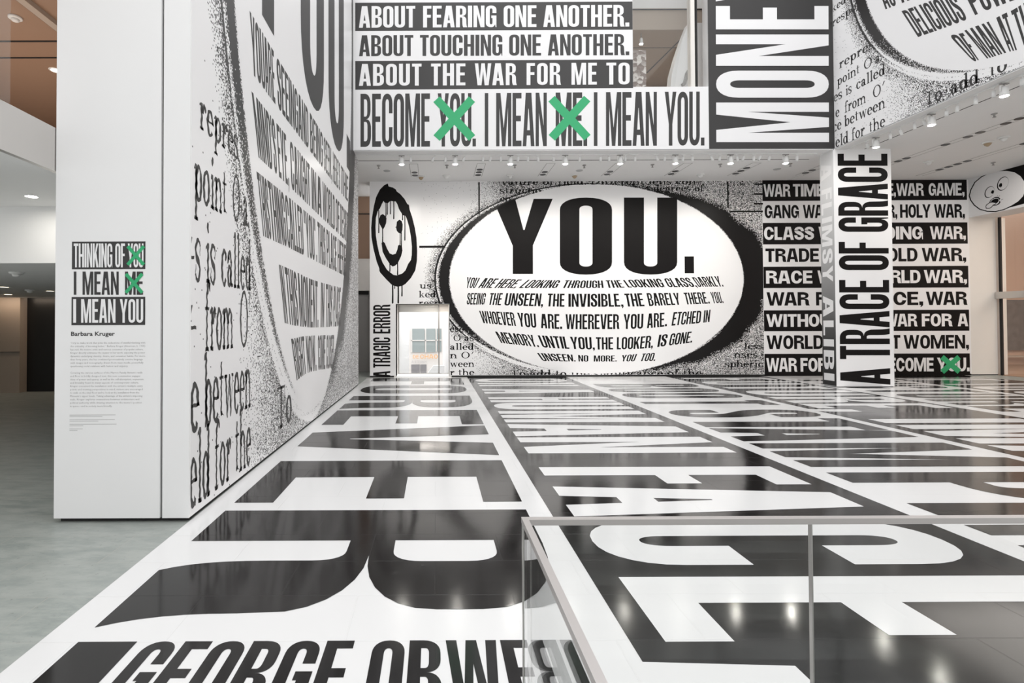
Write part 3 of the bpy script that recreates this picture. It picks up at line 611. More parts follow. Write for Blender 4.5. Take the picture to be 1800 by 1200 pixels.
m.text([('MEMORY.', 2.0089, 3.1553), ('UNTIL', 3.258, 4.0623), ('YOU,', 4.1308, 4.824), ('THE', 4.8668, 5.3735), ('LOOKER,', 5.483, 6.5616), ('IS', 6.6986, 6.9554), ('GONE.', 7.041, 7.7431)], [(2.0091, 2.0091, 1.0219, 1.8227, 1.368), (3.1206, 3.1206, 0.8949, 2.9688, 1.2562), (3.2745, 3.2745, 0.8824, 3.1228, 1.2471), (4.0613, 4.0613, 0.8369, 3.9955, 1.2047), (4.8313, 4.8313, 0.817, 4.8171, 1.1847), (5.379, 5.379, 0.8168, 5.3821, 1.1828), (6.0981, 6.0981, 0.8297, 6.1357, 1.1972), (6.5607, 6.5607, 0.8674, 6.6156, 1.2383), (6.9549, 6.9549, 0.9121, 7.0356, 1.2779), (7.7437, 7.7437, 1.0171, 7.8158, 1.3539)], 1, .005)
m.text([('UNSEEN.', 3.2548, 4.2469), ('NO', 4.3325, 4.6233), ('MORE.', 4.7876, 5.4788), ('YOU', 5.6157, 6.0093), ('TOO.', 6.1718, 6.6253)], [(3.2547, 3.2547, 0.4758, 3.0801, 0.7207), (4.1784, 4.1784, 0.4605, 4.1457, 0.6656), (4.6231, 4.6231, 0.4538, 4.6246, 0.6417), (5.4787, 5.4787, 0.4559, 5.4888, 0.637), (6.0091, 6.0091, 0.4574, 6.0967, 0.6758), (6.6253, 6.6253, 0.4689, 6.6962, 0.7198)], 1, .005)
tag(m.build('wall_mural', [BWH, VK, VW]), 'oval mural with the huge word YOU. on the far back wall', 'mural', 'printed vinyl murals')
# smiley and the upright strip
m = Sheet(pBW)
m.slab(bx0, wz1 + .005, bx0 + 1.53, ZC - .01, 0, .003)
q = lambda pts, z: m.tri(pts, 1, z)
q([[(-1.3913, 5.8432), (-1.3652, 5.7539), (-1.2336, 5.7204), (-1.1514, 5.6673), (-1.1187, 5.6011), (-1.0201, 5.5281), (-0.8888, 5.3791), (-0.7971, 5.2137), (-0.7839, 5.2136), (-0.7511, 5.1904), (-0.7317, 5.0484), (-0.66, 4.8337), (-0.5787, 4.5036), (-0.5302, 4.2067), (-0.5084, 3.8113), (-0.5158, 3.515), (-0.566, 3.219), (-0.698, 2.9893), (-0.8627, 2.809), (-0.9614, 2.7502), (-1.0928, 2.721), (-1.1912, 2.7444), (-1.2896, 2.794), (-1.4534, 2.9589), (-1.6238, 3.1502), (-1.6499, 3.2062), (-1.6498, 3.272), (-1.7315, 3.4861), (-1.8294, 3.8815), (-1.8847, 4.2111), (-1.894, 4.5078), (-1.8705, 4.8046), (-1.8107, 5.1674), (-1.7444, 5.4313), (-1.6287, 5.6622), (-1.4968, 5.7939)],
   [(-1.5208, 5.315), (-1.4815, 5.2588), (-1.4485, 5.2652), (-1.3992, 5.2387), (-1.3168, 5.3144), (-1.1523, 5.2973), (-1.1031, 5.2146), (-1.0541, 5.0659), (-0.9722, 4.9336), (-0.9493, 4.8808), (-0.8573, 4.8673), (-0.8083, 4.7352), (-0.7431, 4.5041), (-0.6946, 4.2072), (-0.6691, 3.9436), (-0.6731, 3.6801), (-0.6965, 3.5321), (-0.779, 3.4172), (-0.8616, 3.22), (-0.9604, 3.1217), (-1.1248, 3.0663), (-1.2233, 3.0798), (-1.3216, 3.1558), (-1.42, 3.2383), (-1.5509, 3.4526), (-1.649, 3.7163), (-1.7141, 4.0129), (-1.7531, 4.2766), (-1.7625, 4.5404), (-1.7521, 4.8042), (-1.6958, 5.002), (-1.6299, 5.0843), (-1.5803, 5.1996)]], .004)
q([[(-1.5414, 4.919), (-1.4757, 4.8693), (-1.4298, 4.8031), (-1.44, 4.6547), (-1.483, 4.5395), (-1.5423, 4.4407), (-1.5882, 4.5233), (-1.6406, 4.6224), (-1.6568, 4.7544), (-1.6138, 4.8862)]], .004)
q([[(-1.0385, 4.7491), (-0.9728, 4.7027), (-0.9435, 4.6037), (-0.9505, 4.4388), (-0.9902, 4.3236), (-1.0625, 4.3469), (-1.1215, 4.4064), (-1.141, 4.5054), (-1.1739, 4.5187), (-1.1344, 4.5449), (-1.1209, 4.6867)]], .004)
q([[(-1.5826, 4.0454), (-1.5332, 4.0848), (-1.484, 4.0451), (-1.4186, 3.8802), (-1.3368, 3.7317), (-1.2481, 3.6919), (-1.1561, 3.7212), (-1.1065, 3.8462), (-1.0831, 3.9713), (-1.0239, 3.9942), (-0.9649, 3.9446), (-0.9521, 3.8128), (-0.9919, 3.6483), (-1.091, 3.4347), (-1.1733, 3.3592), (-1.249, 3.3332), (-1.3211, 3.3861), (-1.4521, 3.584), (-1.5503, 3.7818)]], .004)
for dp in [[(-1.4617, 5.2818), (-1.4353, 5.2817), (-1.4325, 5.0589), (-1.433, 4.8526), (-1.4495, 4.8263), (-1.4659, 4.8527), (-1.4588, 5.059)], [(-1.4189, 5.2817), (-1.3926, 5.2816), (-1.3897, 5.0884), (-1.3901, 4.9119), (-1.4066, 4.8855), (-1.423, 4.912), (-1.416, 5.0885)], [(-1.3267, 5.3144), (-1.3003, 5.3143), (-1.2975, 5.1113), (-1.2979, 4.9248), (-1.3144, 4.8984), (-1.3308, 4.9249), (-1.3238, 5.1113)], [(-1.2263, 5.3141), (-1.1967, 5.314), (-1.194, 5.0383), (-1.1947, 4.7793), (-1.2128, 4.753), (-1.2308, 4.7794), (-1.2237, 5.0384)], [(-1.6777, 5.0349), (-1.6481, 5.0348), (-1.6454, 4.6884), (-1.6461, 4.3587), (-1.6642, 4.3324), (-1.6822, 4.3588), (-1.675, 4.6885)], [(-0.9624, 4.9336), (-0.936, 4.9335), (-0.933, 4.8312), (-0.9332, 4.7455), (-0.9497, 4.7191), (-0.9661, 4.7456), (-0.9593, 4.8313)], [(-0.8917, 4.9004), (-0.8621, 4.9003), (-0.8599, 4.5078), (-0.8609, 4.132), (-0.879, 4.1057), (-0.897, 4.1321), (-0.8895, 4.5079)], [(-1.5636, 4.5067), (-1.534, 4.5066), (-1.5312, 4.2726), (-1.5316, 4.0551), (-1.5498, 4.0288), (-1.5678, 4.0552), (-1.5608, 4.2727)], [(-1.0329, 4.3468), (-1.0066, 4.3467), (-1.0038, 4.1654), (-1.0042, 4.0007), (-1.0207, 3.9744), (-1.0371, 4.0008), (-1.0301, 4.1655)], [(-0.9934, 4.3565), (-0.9671, 4.3565), (-0.9644, 4.1472), (-0.9649, 3.9544), (-0.9814, 3.9281), (-0.9977, 3.9545), (-0.9907, 4.1473)], [(-1.349, 3.4191), (-1.3194, 3.419), (-1.3164, 3.2956), (-1.3166, 3.1887), (-1.3347, 3.1624), (-1.3528, 3.1888), (-1.3459, 3.2957)], [(-1.1173, 3.4347), (-1.0845, 3.4346), (-1.0816, 3.2537), (-1.082, 3.0892), (-1.1018, 3.063), (-1.1214, 3.0893), (-1.1145, 3.2538)], [(-1.2715, 2.8104), (-1.2288, 2.8102), (-1.2262, 2.5145), (-1.2269, 2.2353), (-1.2515, 2.2091), (-1.2761, 2.2355), (-1.2689, 2.5146)], [(-1.2043, 2.7609), (-1.178, 2.7608), (-1.1749, 2.7115), (-1.175, 2.6786), (-1.1914, 2.6524), (-1.2078, 2.6787), (-1.2011, 2.7115)], [(-1.1042, 2.7605), (-1.0615, 2.7604), (-1.0589, 2.4893), (-1.0595, 2.2347), (-1.0842, 2.2086), (-1.1087, 2.2349), (-1.1016, 2.4894)], [(-0.9892, 2.7766), (-0.9531, 2.7764), (-0.9503, 2.6039), (-0.9507, 2.4478), (-0.9721, 2.4216), (-0.9933, 2.448), (-0.9864, 2.604)]]: q([dp], .0044)
m.slab(bx0, .055, wx0 - .005, wz1 + .004, 0, .003)
m.text([('A', 0.0118, 0.1909), ('TRAGIC', 0.2933, 1.1987), ('ERROR', 1.3184, 2.1826)], [(-0.0148, -1.3288, -0.0148, -1.8413, -0.0129), (2.2074, -1.3238, 2.2074, -1.8374, 2.2091)], 1, .004, fine=.5)
tag(m.build('wall_mural', [VW, VK]), 'white wall panel with dripping black smiley above A TRAGIC ERROR', 'mural', 'printed vinyl murals')
# back wall, right: nine bands about war
m = Sheet(pBW)
wl, wr = 9.9239, 16.1388
lv = [5.9018, 5.2756, 4.6156, 3.9633, 3.2895, 2.6456, 1.9751, 1.3466, 0.6657, -0.0126]
rv = [5.9239, 5.2922, 4.6112, 3.9689, 3.2981, 2.6453, 1.9762, 1.3421, 0.6609, -0.0228]
m.slab(wl, .055, wr, ZC - .01, 0, .003)
rows = [[('WAR', 9.9582, 10.7648), ('TIME,', 10.8506, 11.8632), ('WAR', 11.9834, 12.8074), ('CRIME,', 12.9104, 13.9577), ('WAR', 13.9749, 14.7992), ('GAME,', 14.9537, 16.0357)], [('GANG', 9.984, 11.0222), ('WAR,', 11.1424, 12.0864), ('CIVIL', 12.1894, 13.0477), ('WAR,', 13.1508, 13.9921), ('HOLY', 14.0779, 15.0052), ('WAR,', 15.1083, 16.0357)], [('CLASS', 9.9582, 11.4685), ('WAR,', 11.6058, 12.6357), ('BIDDING', 12.7731, 14.7562), ('WAR,', 14.9709, 16.0529)], [('TRADE', 9.9926, 11.6058), ('WAR,', 11.7774, 12.9791), ('COLD', 13.3396, 14.5845), ('WAR,', 14.7133, 16.0529)], [('RACE', 10.0011, 11.3998), ('WAR,', 11.5543, 12.7216), ('WORLD', 12.9104, 14.6618), ('WAR,', 14.7648, 16.0632)], [('WAR', 10.0097, 11.29), ('FOR', 11.5028, 12.3954), ('PEACE,', 12.6014, 14.7305), ('WAR', 14.8163, 16.0529)], [('WITHOUT', 9.9926, 12.2237), ('END,', 12.3611, 13.4083), ('WAR', 13.5285, 14.5347), ('FOR', 14.6789, 15.5892), ('A', 15.7609, 16.0752)], [('WORLD', 9.9926, 11.7088), ('WITHOUT', 11.9147, 14.0264), ('WOMEN,', 14.1208, 16.0873)], [('WAR', 9.9754, 10.8952), ('FOR', 11.0051, 11.8118), ('ME', 11.9491, 12.5671), ('TO', 12.7044, 13.2538), ('BECOME', 13.3911, 15.0138), ('YOU.', 15.1169, 16.0959)]]
for i, ws in enumerate(rows):
    a0, a1, c0, c1 = lv[i], lv[i + 1], rv[i], rv[i + 1]
    if i % 2 == 0: m.tri([[(wl, a1), (wr - .03, c1), (wr - .03, c0), (wl, a0)]], 1, .0036)
    z = lambda p, f: p[0] + (p[1] - p[0]) * f
    m.text(ws, [(wl, wl, z((a0, a1), .79), wl, z((a0, a1), .185)), (wr, wr, z((c0, c1), .79), wr, z((c0, c1), .185))], 1 if i % 2 else 0, .0045, 'W', sp=.07, fine=.5)
war = tag(m.build('wall_mural', [VW, VK]), 'nine black and white bands of WAR wording behind the square column', 'mural', 'printed vinyl murals')
g = Sheet(pBW); cross(g, (15.2248, 0.0708, 15.8253, 0.59), .16, 0, .006); g.build('green_cross', [GREEN], war)
# balcony bands
m = Sheet(pBF)
xa, xb, xc = -1.9426, 4.9613, 6.8323
m.slab(xa, oz0, xb, 12.9, 0, .003); m.slab(xa, ZC + .01, xc, oz0, 0, .003)
def band(y):
    (aL, aR, bL, bR) = y
    m.tri([[(xa, bL), (xb, bR), (xb, aR), (xa, aL)]], 1, .0036)
band([9.5994, 9.6123, 8.891, 8.9049])
band([8.1396, 8.1586, 7.4207, 7.4406])
m.text([('ABOUT', -1.8496, -0.448), ('FEARING', -0.2541, 1.57), ('ONE', 1.7514, 2.5673), ('ANOTHER.', 2.7388, 4.8786)], [(-1.8496, -1.8496, 8.9707, -1.8489, 9.5134), (4.8788, 4.8788, 8.9851, 4.8836, 9.5268)], 0, .0045, 'C', (.37,.13), fine=.5)
m.text([('ABOUT', -1.8478, -0.4996), ('TOUCHING', -0.3341, 1.715), ('ONE', 1.8848, 2.6775), ('ANOTHER.', 2.8474, 4.8723)], [(-1.8506, -1.8506, 8.2576, -1.8499, 8.7809), (4.8724, 4.8724, 8.2672, 4.8771, 8.798)], 1, .0045, 'C', (.36,.125), fine=.5)
m.text([('ABOUT', -1.8516, -0.2968), ('THE', -0.0607, 0.7918), ('WAR', 1.028, 2.0547), ('FOR', 2.3135, 3.1537), ('ME', 3.4296, 4.0592), ('TO', 4.2955, 4.8771)], [(-1.8516, -1.8516, 7.5172, -1.8509, 8.0638), (4.8659, 4.8659, 7.5334, 4.8708, 8.0818)], 0, .0045, 'C', (.36,.13), sp=.2, fine=.5)
m.text([('BECOME', -1.8154, -0.0923), ('YOU.', 0.0997, 1.0469), ('I', 1.2657, 1.3533), ('MEAN', 1.5481, 2.8049), ('ME.', 3.0252, 3.8077), ('I', 3.973, 4.062), ('MEAN', 4.2739, 5.5384), ('YOU.', 5.7348, 6.7185)], [(-1.8114, -1.8114, 5.9945, -1.8095, 7.3179), (6.7176, 6.7176, 6.004, 6.7323, 7.35)], 1, .0045, 'C', (.335,.105), sp=.11, fine=.5)
bal = tag(m.build('wall_mural', [VW, VKS]), 'four wide lines of lettering on the balcony front, starting ABOUT FEARING', 'mural', 'printed vinyl murals')
g = Sheet(pBF); cross(g, (0.0236, 6.1549, 1.0026, 7.2315), .21, 0, .006); g.build('green_cross', [GREEN], bal)
g = Sheet(pBF); cross(g, (2.8829, 6.1533, 3.866, 7.2374), .21, 0, .006); g.build('green_cross', [GREEN], bal)
# tall banner
m = Sheet(pBF)
m.slab(xc + .005, ZC + .015, 9.955, 12.9, 1, .003)
m.text([('M', 6.0801, 7.0679), ('O', 7.1888, 7.8653), ('N', 7.9865, 8.7713), ('E', 8.8999, 9.486), ('Y', 9.6004, 10.5314)], [(6.0046, 9.8137, 6.0046, 7.0145, 6.0131), (9.6393, 9.8519, 9.6393, 7.0413, 9.6469)], 0, .0045, 'C', (.36,.125), fine=.3)
tag(m.build('wall_mural', [VW, VKS]), 'tall black banner with the sideways white word MONEY at the balcony corner', 'mural', 'printed vinyl murals')
# left wall
m = Sheet(pLW)
m.slab(DK + .015, .04, 13.73, 13.9, 0, .003)
for t_ in [('repres', 4.4329, 5.3075, 3.2761, 0.2324), ('point', 4.332, 5.0133, 2.64, 0.3097), ('O', 5.1616, 5.3578, 2.64, 0.3097), ('a.', 5.4535, 5.638, 2.64, 0.3097), ('es', 4.221, 4.462, 1.9662, 0.3522), ('is', 4.5618, 4.7692, 1.9662, 0.3522), ('called', 4.8899, 5.6814, 1.9662, 0.3522), ('e', 4.2242, 4.3749, 1.3678, 0.3885), ('from', 4.5492, 5.1826, 1.3678, 0.3885), ("O'", 5.3641, 5.6789, 1.3678, 0.3885), ('e', 4.2768, 4.4364, 0.7092, 0.4122), ('between', 4.5347, 5.682, 0.7092, 0.4122), ('eld', 4.2702, 4.6583, 0.095, 0.4052), ('for', 4.7568, 5.1313, 0.095, 0.4052), ('the', 5.2481, 5.6849, 0.095, 0.4052), ('To add', 6.6228, 8.4442, 0.2599, 0.3723)]: serif(m, *t_, jit=.007, clip=(DK + .02, 7.5))
disc(m, 8.717, 8.687, 3.95, 8.484, DK, 13.7, .05, 13.88)
m.text([('YOU', 5.7203, 6.1643), ('ARE', 6.1748, 6.5513), ('SEEING', 6.6588, 7.6649), ('AND', 7.681, 8.2913), ('BEING', 8.4059, 9.3531), ('SEEN,', 9.4499, 10.1881), ("HERE'S", 10.2741, 11.0515), ('THE', 11.1528, 12.0748)], [(5.7908, 5.7908, 4.36, 5.6972, 5.0), (12.0622, 12.0622, 4.43, 12.1066, 5.02)], 1, .0052, fine=.3)
m.text([("MIND'S", 5.9244, 6.6346), ('EYE,', 6.7077, 7.1826), ('CAUGHT', 7.2974, 8.4059), ('IN', 8.5236, 8.8542), ('A', 8.9191, 9.2583), ('WORLD', 9.3531, 10.4805), ('OF', 10.5716, 10.985), ('DESIRE', 11.085, 12.0748)], [(5.9263, 5.9263, 3.5, 5.6923, 4.15), (6.6368, 6.6368, 3.5, 6.5162, 4.15), (12.0559, 12.0559, 3.48, 12.0848, 4.17)], 1, .0052, fine=.3)
m.text([('THIS', 6.0674, 6.4068), ('THING', 6.4293, 7.0748), ('CALLED', 7.116, 8.0019), ('"YOU".', 8.0724, 8.8956), ('THIS', 8.9829, 9.5946), ('PLACE', 9.6961, 10.655), ('HERE.', 10.7805, 11.8244)], [(6.0676, 6.0676, 2.63, 5.8512, 3.32), (7.0755, 7.0755, 2.65, 6.9133, 3.34), (11.818, 11.818, 2.68, 11.8758, 3.38)], 1, .0052, fine=.3)
m.text([('IN', 6.969, 7.1316), ('THIS', 7.1874, 7.7002), ('MOMENT.', 7.7654, 8.9819), ('IN', 9.1613, 9.4442), ('THIS', 9.5674, 10.1778), ('PLACE.', 10.292, 11.1016)], [(6.9703, 6.9703, 1.62, 6.701, 2.37), (7.5428, 7.5428, 1.58, 7.36, 2.36), (8.6025, 8.6025, 1.55, 8.6029, 2.33), (11.031, 11.031, 1.56, 11.1352, 2.38)], 1, .0052, fine=.3)
m.text([('RIGHT', 7.5747, 8.1451), ('NOW.', 8.2363, 8.8508), ('COME', 8.9805, 9.5396), ('CLOSER.', 9.6396, 10.3447)], [(7.575, 7.575, 0.79, 7.2743, 1.4), (8.2179, 8.2179, 0.84, 8.0733, 1.42), (10.2866, 10.2866, 0.75, 10.4053, 1.39)], 1, .0052, fine=.3)
m.text([('Y', 5.5635, 6.9635), ('O', 7.7958, 9.4499), ('U', 9.8581, 11.5405), ('.', 11.9171, 12.4029)], [(0.0, 0.0, 5.2, 0.0, 10.6), (20.0, 20.0, 5.2, 20.0, 10.6)], 1, .0052, 'C', (.36, .1), fine=.3)
tag(m.build('wall_mural', [LWH, VKS, VW]), 'towering oval text mural on the left wall seen at a steep slant', 'mural', 'printed vinyl murals')
# right wall, upper
m = Sheet(pRW)
m.slab(-DF + .005, ZC + .02, -1.5, 12.9, 0, .003)
for t_ in [('ked', -12.9529, -12.5061, 9.3241, 0.13), ('respo', -12.9472, -12.2063, 8.9625, 0.1403), ('repres', -12.7376, -11.733, 7.8196, 0.1476), ('point', -12.8091, -12.1297, 7.4243, 0.1565), ('O', -12.0077, -11.7833, 7.4243, 0.1565), ('a.', -11.6997, -11.5142, 7.4243, 0.1565), ('es', -12.9315, -12.6611, 7.0739, 0.1627), ('is', -12.5492, -12.368, 7.0739, 0.1627), ('called', -12.2347, -11.4481, 7.0739, 0.1627), ('e', -12.876, -12.7585, 6.6668, 0.1751), ('from', -12.5888, -11.9686, 6.6668, 0.1751), ('O', -11.7732, -11.5576, 6.6668, 0.1751), ("'", -11.5355, -11.4411, 6.6668, 0.1751), ('ce', -12.9659, -12.7014, 6.3351, 0.1754), ('between', -12.6063, -11.4618, 6.3351, 0.1754), ('eld', -12.8919, -12.4935, 5.928, 0.1817), ('for', -12.3913, -12.0148, 5.928, 0.1817), ('the', -11.8892, -11.4693, 5.928, 0.1817), ('To', -10.5315, -10.1719, 5.9723, 0.184), ('add', -10.0039, -9.4769, 5.9723, 0.184), ('to', -9.2927, -9.0071, 5.9723, 0.184)]: serif(m, *t_, clip=(-DF + .01, -1.6))
disc(m, -8.28, 10.226, 3.80, 4.24, -DF, -1.5, ZC + .02, 12.89)
m.text([('DELICIOUS', -10.651, -9.653), ('POWER', -9.5212, -8.6573)], [(-10.6542, -10.6542, 7.4548, -11.0239, 8.2125), (-9.65, -9.65, 7.2334, -9.9264, 7.9123), (-9.5068, -9.5068, 7.2336, -9.7429, 7.9031), (-8.6473, -8.6473, 7.0667, -8.7642, 7.6465)], 1, .0052, fine=.3)
m.text([('AS', -11.4059, -11.1259), ('A', -11.0043, -10.8204)], [(-11.4074, -11.4074, 8.4852, -11.6472, 9.1531), (-11.1119, -11.1119, 8.4046, -11.3245, 9.0687), (-10.8182, -10.8182, 8.3259, -10.9921, 8.9828)], 1, .0052, fine=.3)
m.text([('OF', -9.5569, -9.4425), ('MAN', -9.3308, -9.0154), ('AT', -8.9619, -8.831), ('THE', -8.7712, -8.4602)], [(-9.5624, -9.5624, 6.3892, -10.0291, 7.1418), (-9.452, -9.452, 6.3774, -9.7585, 7.0379), (-9.335, -9.335, 6.3365, -9.7263, 7.0629), (-9.0176, -9.0176, 6.2781, -9.2945, 6.9837), (-8.9638, -8.9638, 6.2688, -9.1992, 6.9792), (-8.8322, -8.8322, 6.236, -8.9963, 6.9695), (-8.7458, -8.7458, 6.258, -8.9072, 6.9555), (-8.4573, -8.4573, 6.2717, -8.5824, 6.9874)], 1, .0052, fine=.3)
tag(m.build('wall_mural', [RWH, VKS, VW]), 'slanting oval mural with DELICIOUS POWER wording above the right gallery', 'mural', 'printed vinyl murals')
# header face at the right
m = Sheet(pEM)
m.slab(-DB + .01, 4.755, -2.0, ZC - .01, 0, .003)
e = lambda pts: 0
m.tri([[(-14.9392, 6.1196), (-14.2436, 6.1102), (-13.8406, 6.1028), (-12.983, 6.0919), (-13.0034, 4.9139), (-13.8623, 4.8626), (-14.6938, 4.8038)]], 1, .0036)
EMO = [(-15.7355, 5.4138), (-15.6821, 5.5898), (-15.5625, 5.7808), (-15.3652, 5.8957), (-15.1269, 5.9528), (-14.9121, 5.9394), (-14.6747, 5.8856), (-14.4598, 5.7825), (-14.3076, 5.628), (-14.2139, 5.4454), (-14.1765, 5.233), (-14.2487, 5.033), (-14.3761, 4.9145), (-14.548, 4.8352), (-14.768, 4.7717), (-14.9938, 4.7635), (-15.2253, 4.8215), (-15.4308, 4.9248), (-15.5913, 5.088), (-15.6962, 5.2666)]
m.tri([EMO], 1, .0042)
c_ = (sum(p[0] for p in EMO) / len(EMO), sum(p[1] for p in EMO) / len(EMO))
m.tri([[(c_[0] + (p[0] - c_[0]) * .955, c_[1] + (p[1] - c_[1]) * .955) for p in EMO]], 0, .0048)
def ellp(cx, cy, rx, ry, th, n=28): 
    r_ = math.radians(th); return [(cx + rx * math.cos(a) * math.cos(r_) - ry * math.sin(a) * math.sin(r_), cy + rx * math.cos(a) * math.sin(r_) + ry * math.sin(a) * math.cos(r_)) for a in [2 * math.pi * k / n for k in range(n)]]
for eye, pup in (([(-15.0119, 5.3785), (-15.022, 5.3363), (-15.0404, 5.2969), (-15.066, 5.2627), (-15.097, 5.2362), (-15.1314, 5.2191), (-15.1669, 5.2127), (-15.201, 5.2175), (-15.2315, 5.2332), (-15.2561, 5.2588), (-15.2731, 5.2925), (-15.2814, 5.3322), (-15.2802, 5.3749), (-15.2698, 5.4177), (-15.2508, 5.4576), (-15.2246, 5.4918), (-15.1931, 5.5181), (-15.1584, 5.5346), (-15.1229, 5.5402), (-15.0891, 5.5348), (-15.0592, 5.5186), (-15.0353, 5.4929), (-15.0188, 5.4594), (-15.0108, 5.4204)], [(-15.02, 5.3558), (-15.0232, 5.3418), (-15.0289, 5.3286), (-15.0368, 5.3173), (-15.0462, 5.3085), (-15.0566, 5.3029), (-15.0672, 5.3009), (-15.0774, 5.3026), (-15.0864, 5.3078), (-15.0935, 5.3163), (-15.0984, 5.3275), (-15.1007, 5.3406), (-15.1002, 5.3546), (-15.0969, 5.3687), (-15.0911, 5.3819), (-15.0832, 5.3933), (-15.0738, 5.402), (-15.0633, 5.4075), (-15.0527, 5.4095), (-15.0426, 5.4078), (-15.0337, 5.4025), (-15.0266, 5.394), (-15.0217, 5.3828), (-15.0195, 5.3698)]), ([(-14.6342, 5.5276), (-14.6457, 5.4786), (-14.6665, 5.4328), (-14.6954, 5.3932), (-14.7305, 5.3625), (-14.7694, 5.3429), (-14.8096, 5.3358), (-14.8482, 5.3417), (-14.8826, 5.3603), (-14.9104, 5.3905), (-14.9297, 5.4302), (-14.939, 5.4766), (-14.9376, 5.5266), (-14.9257, 5.5765), (-14.9041, 5.6229), (-14.8744, 5.6627), (-14.8386, 5.6929), (-14.7994, 5.7117), (-14.7593, 5.7179), (-14.7211, 5.711), (-14.6874, 5.6918), (-14.6604, 5.6615), (-14.6418, 5.6222), (-14.6329, 5.5766)], [(-14.7999, 5.4915), (-14.8035, 5.4753), (-14.81, 5.4601), (-14.8188, 5.447), (-14.8294, 5.437), (-14.8411, 5.4306), (-14.853, 5.4283), (-14.8644, 5.4303), (-14.8745, 5.4365), (-14.8825, 5.4465), (-14.8879, 5.4595), (-14.8904, 5.4747), (-14.8898, 5.491), (-14.8861, 5.5073), (-14.8796, 5.5225), (-14.8707, 5.5356), (-14.86, 5.5457), (-14.8483, 5.552), (-14.8364, 5.5541), (-14.8251, 5.552), (-14.8151, 5.5458), (-14.8071, 5.5358), (-14.8017, 5.5228), (-14.7993, 5.5077)])):
    cx = sum(p[0] for p in eye) / len(eye); cy = sum(p[1] for p in eye) / len(eye)
    m.tri([eye], 1, .0052); m.tri([[(cx + (p[0] - cx) * .9 + .012, cy + (p[1] - cy) * .9) for p in eye]], 0, .0056); m.tri([pup], 1, .006)
    px = sum(p[0] for p in pup) / len(pup); py = sum(p[1] for p in pup) / len(pup)
    m.tri([[(px - .02 + (p[0] - px) * .35, py - .05 + (p[1] - py) * .35) for p in pup]], 0, .0064)
for k, (pl_, mi) in enumerate([([(-15.1581, 5.0727), (-15.1259, 5.1315), (-15.0632, 5.1744), (-14.9861, 5.1969), (-14.9105, 5.1785), (-14.8587, 5.1252), (-14.8822, 5.0738), (-14.8531, 5.0181), (-14.884, 4.9682), (-14.9601, 4.9447), (-15.0516, 4.9573)], 1), ([(-15.1268, 5.082), (-15.0791, 5.1452), (-15.0019, 5.1679), (-14.9111, 5.1411), (-14.8792, 5.0731), (-14.8985, 5.0042), (-14.9596, 4.9692), (-15.0512, 4.9819)], 0), ([(-15.1111, 5.0866), (-15.0639, 5.1333), (-14.9869, 5.1511), (-14.9113, 5.1297), (-14.8974, 5.0611), (-14.9436, 5.0147), (-15.0502, 5.0394)], 1), ([(-15.1503, 5.0709), (-15.065, 5.0709), (-14.9511, 5.0246), (-14.9745, 4.989), (-15.036, 4.9702), (-15.0988, 4.9101), (-15.1612, 4.8957), (-15.2472, 4.9181), (-15.265, 4.9805), (-15.2293, 5.0392)], 1), ([(-15.1428, 5.0526), (-15.0653, 5.0544), (-14.974, 5.0184), (-14.9972, 4.9975), (-15.0511, 4.9852), (-15.1093, 4.9289), (-15.1609, 4.9156), (-15.2311, 4.9362), (-15.2462, 4.9763), (-15.2138, 5.0223)], 0), ([(-14.9433, 5.2029), (-14.9343, 5.2007), (-14.9203, 5.2218), (-14.9262, 5.2265)], 1), ([(-14.9028, 5.1848), (-14.8953, 5.1797), (-14.8648, 5.2065), (-14.8722, 5.2116)], 1), ([(-14.837, 5.0793), (-14.8342, 5.0689), (-14.7773, 5.0846), (-14.7802, 5.0917)], 1)]): m.tri([pl_], mi, .005 + .0005 * min(k, 5))
tag(m.build('wall_mural', [VW, VK]), 'goggle eyed cartoon face in an oval on the header over the right doorway', 'mural', 'printed vinyl murals')
# introductory panel on the pier
m = Sheet(pKF)
r4 = [[(-2.9549, 2.2819), (-2.3561, 2.0557)], [(-2.9557, 1.8301), (-2.3554, 1.6008)]]
for (a, c) in r4: m.rect(a[0], c[1], c[0], a[1], 1, .0012)
m.text([('THINKING', -2.9393, -2.6252), ('OF', -2.6006, -2.5217), ('YOU', -2.4985, -2.3709)], [(-2.9387, -2.9387, 2.0716, -2.94, 2.267), (-2.3728, -2.3728, 2.0697, -2.3737, 2.2651)], 0, .0018, 'C', (.35,.105), sp=.11, fine=.5)
m.text([('I', -2.9378, -2.9169), ('MEAN', -2.866, -2.5716), ('ME', -2.5206, -2.3736)], [(-2.9373, -2.9373, 1.8486, -2.9385, 2.0372), (-2.3718, -2.3718, 1.8467, -2.3727, 2.0353)], 1, .0018, 'C', (.33,.11), sp=.14, fine=.5)
m.text([('I', -2.9412, -2.9171), ('MEAN', -2.8764, -2.597), ('YOU', -2.5613, -2.3713)], [(-2.9358, -2.9358, 1.6204, -2.937, 1.8129), (-2.3707, -2.3707, 1.6185, -2.3716, 1.811)], 0, .0018, 'C', (.34,.11), sp=.14, fine=.5)
lx, lh = -2.9625, 0.027
plain_text(m, 'Barbara Kruger', -2.9582, 1.514, .047, 1, .0012, 0.3564, .022, 3)
y0 = 1.4492
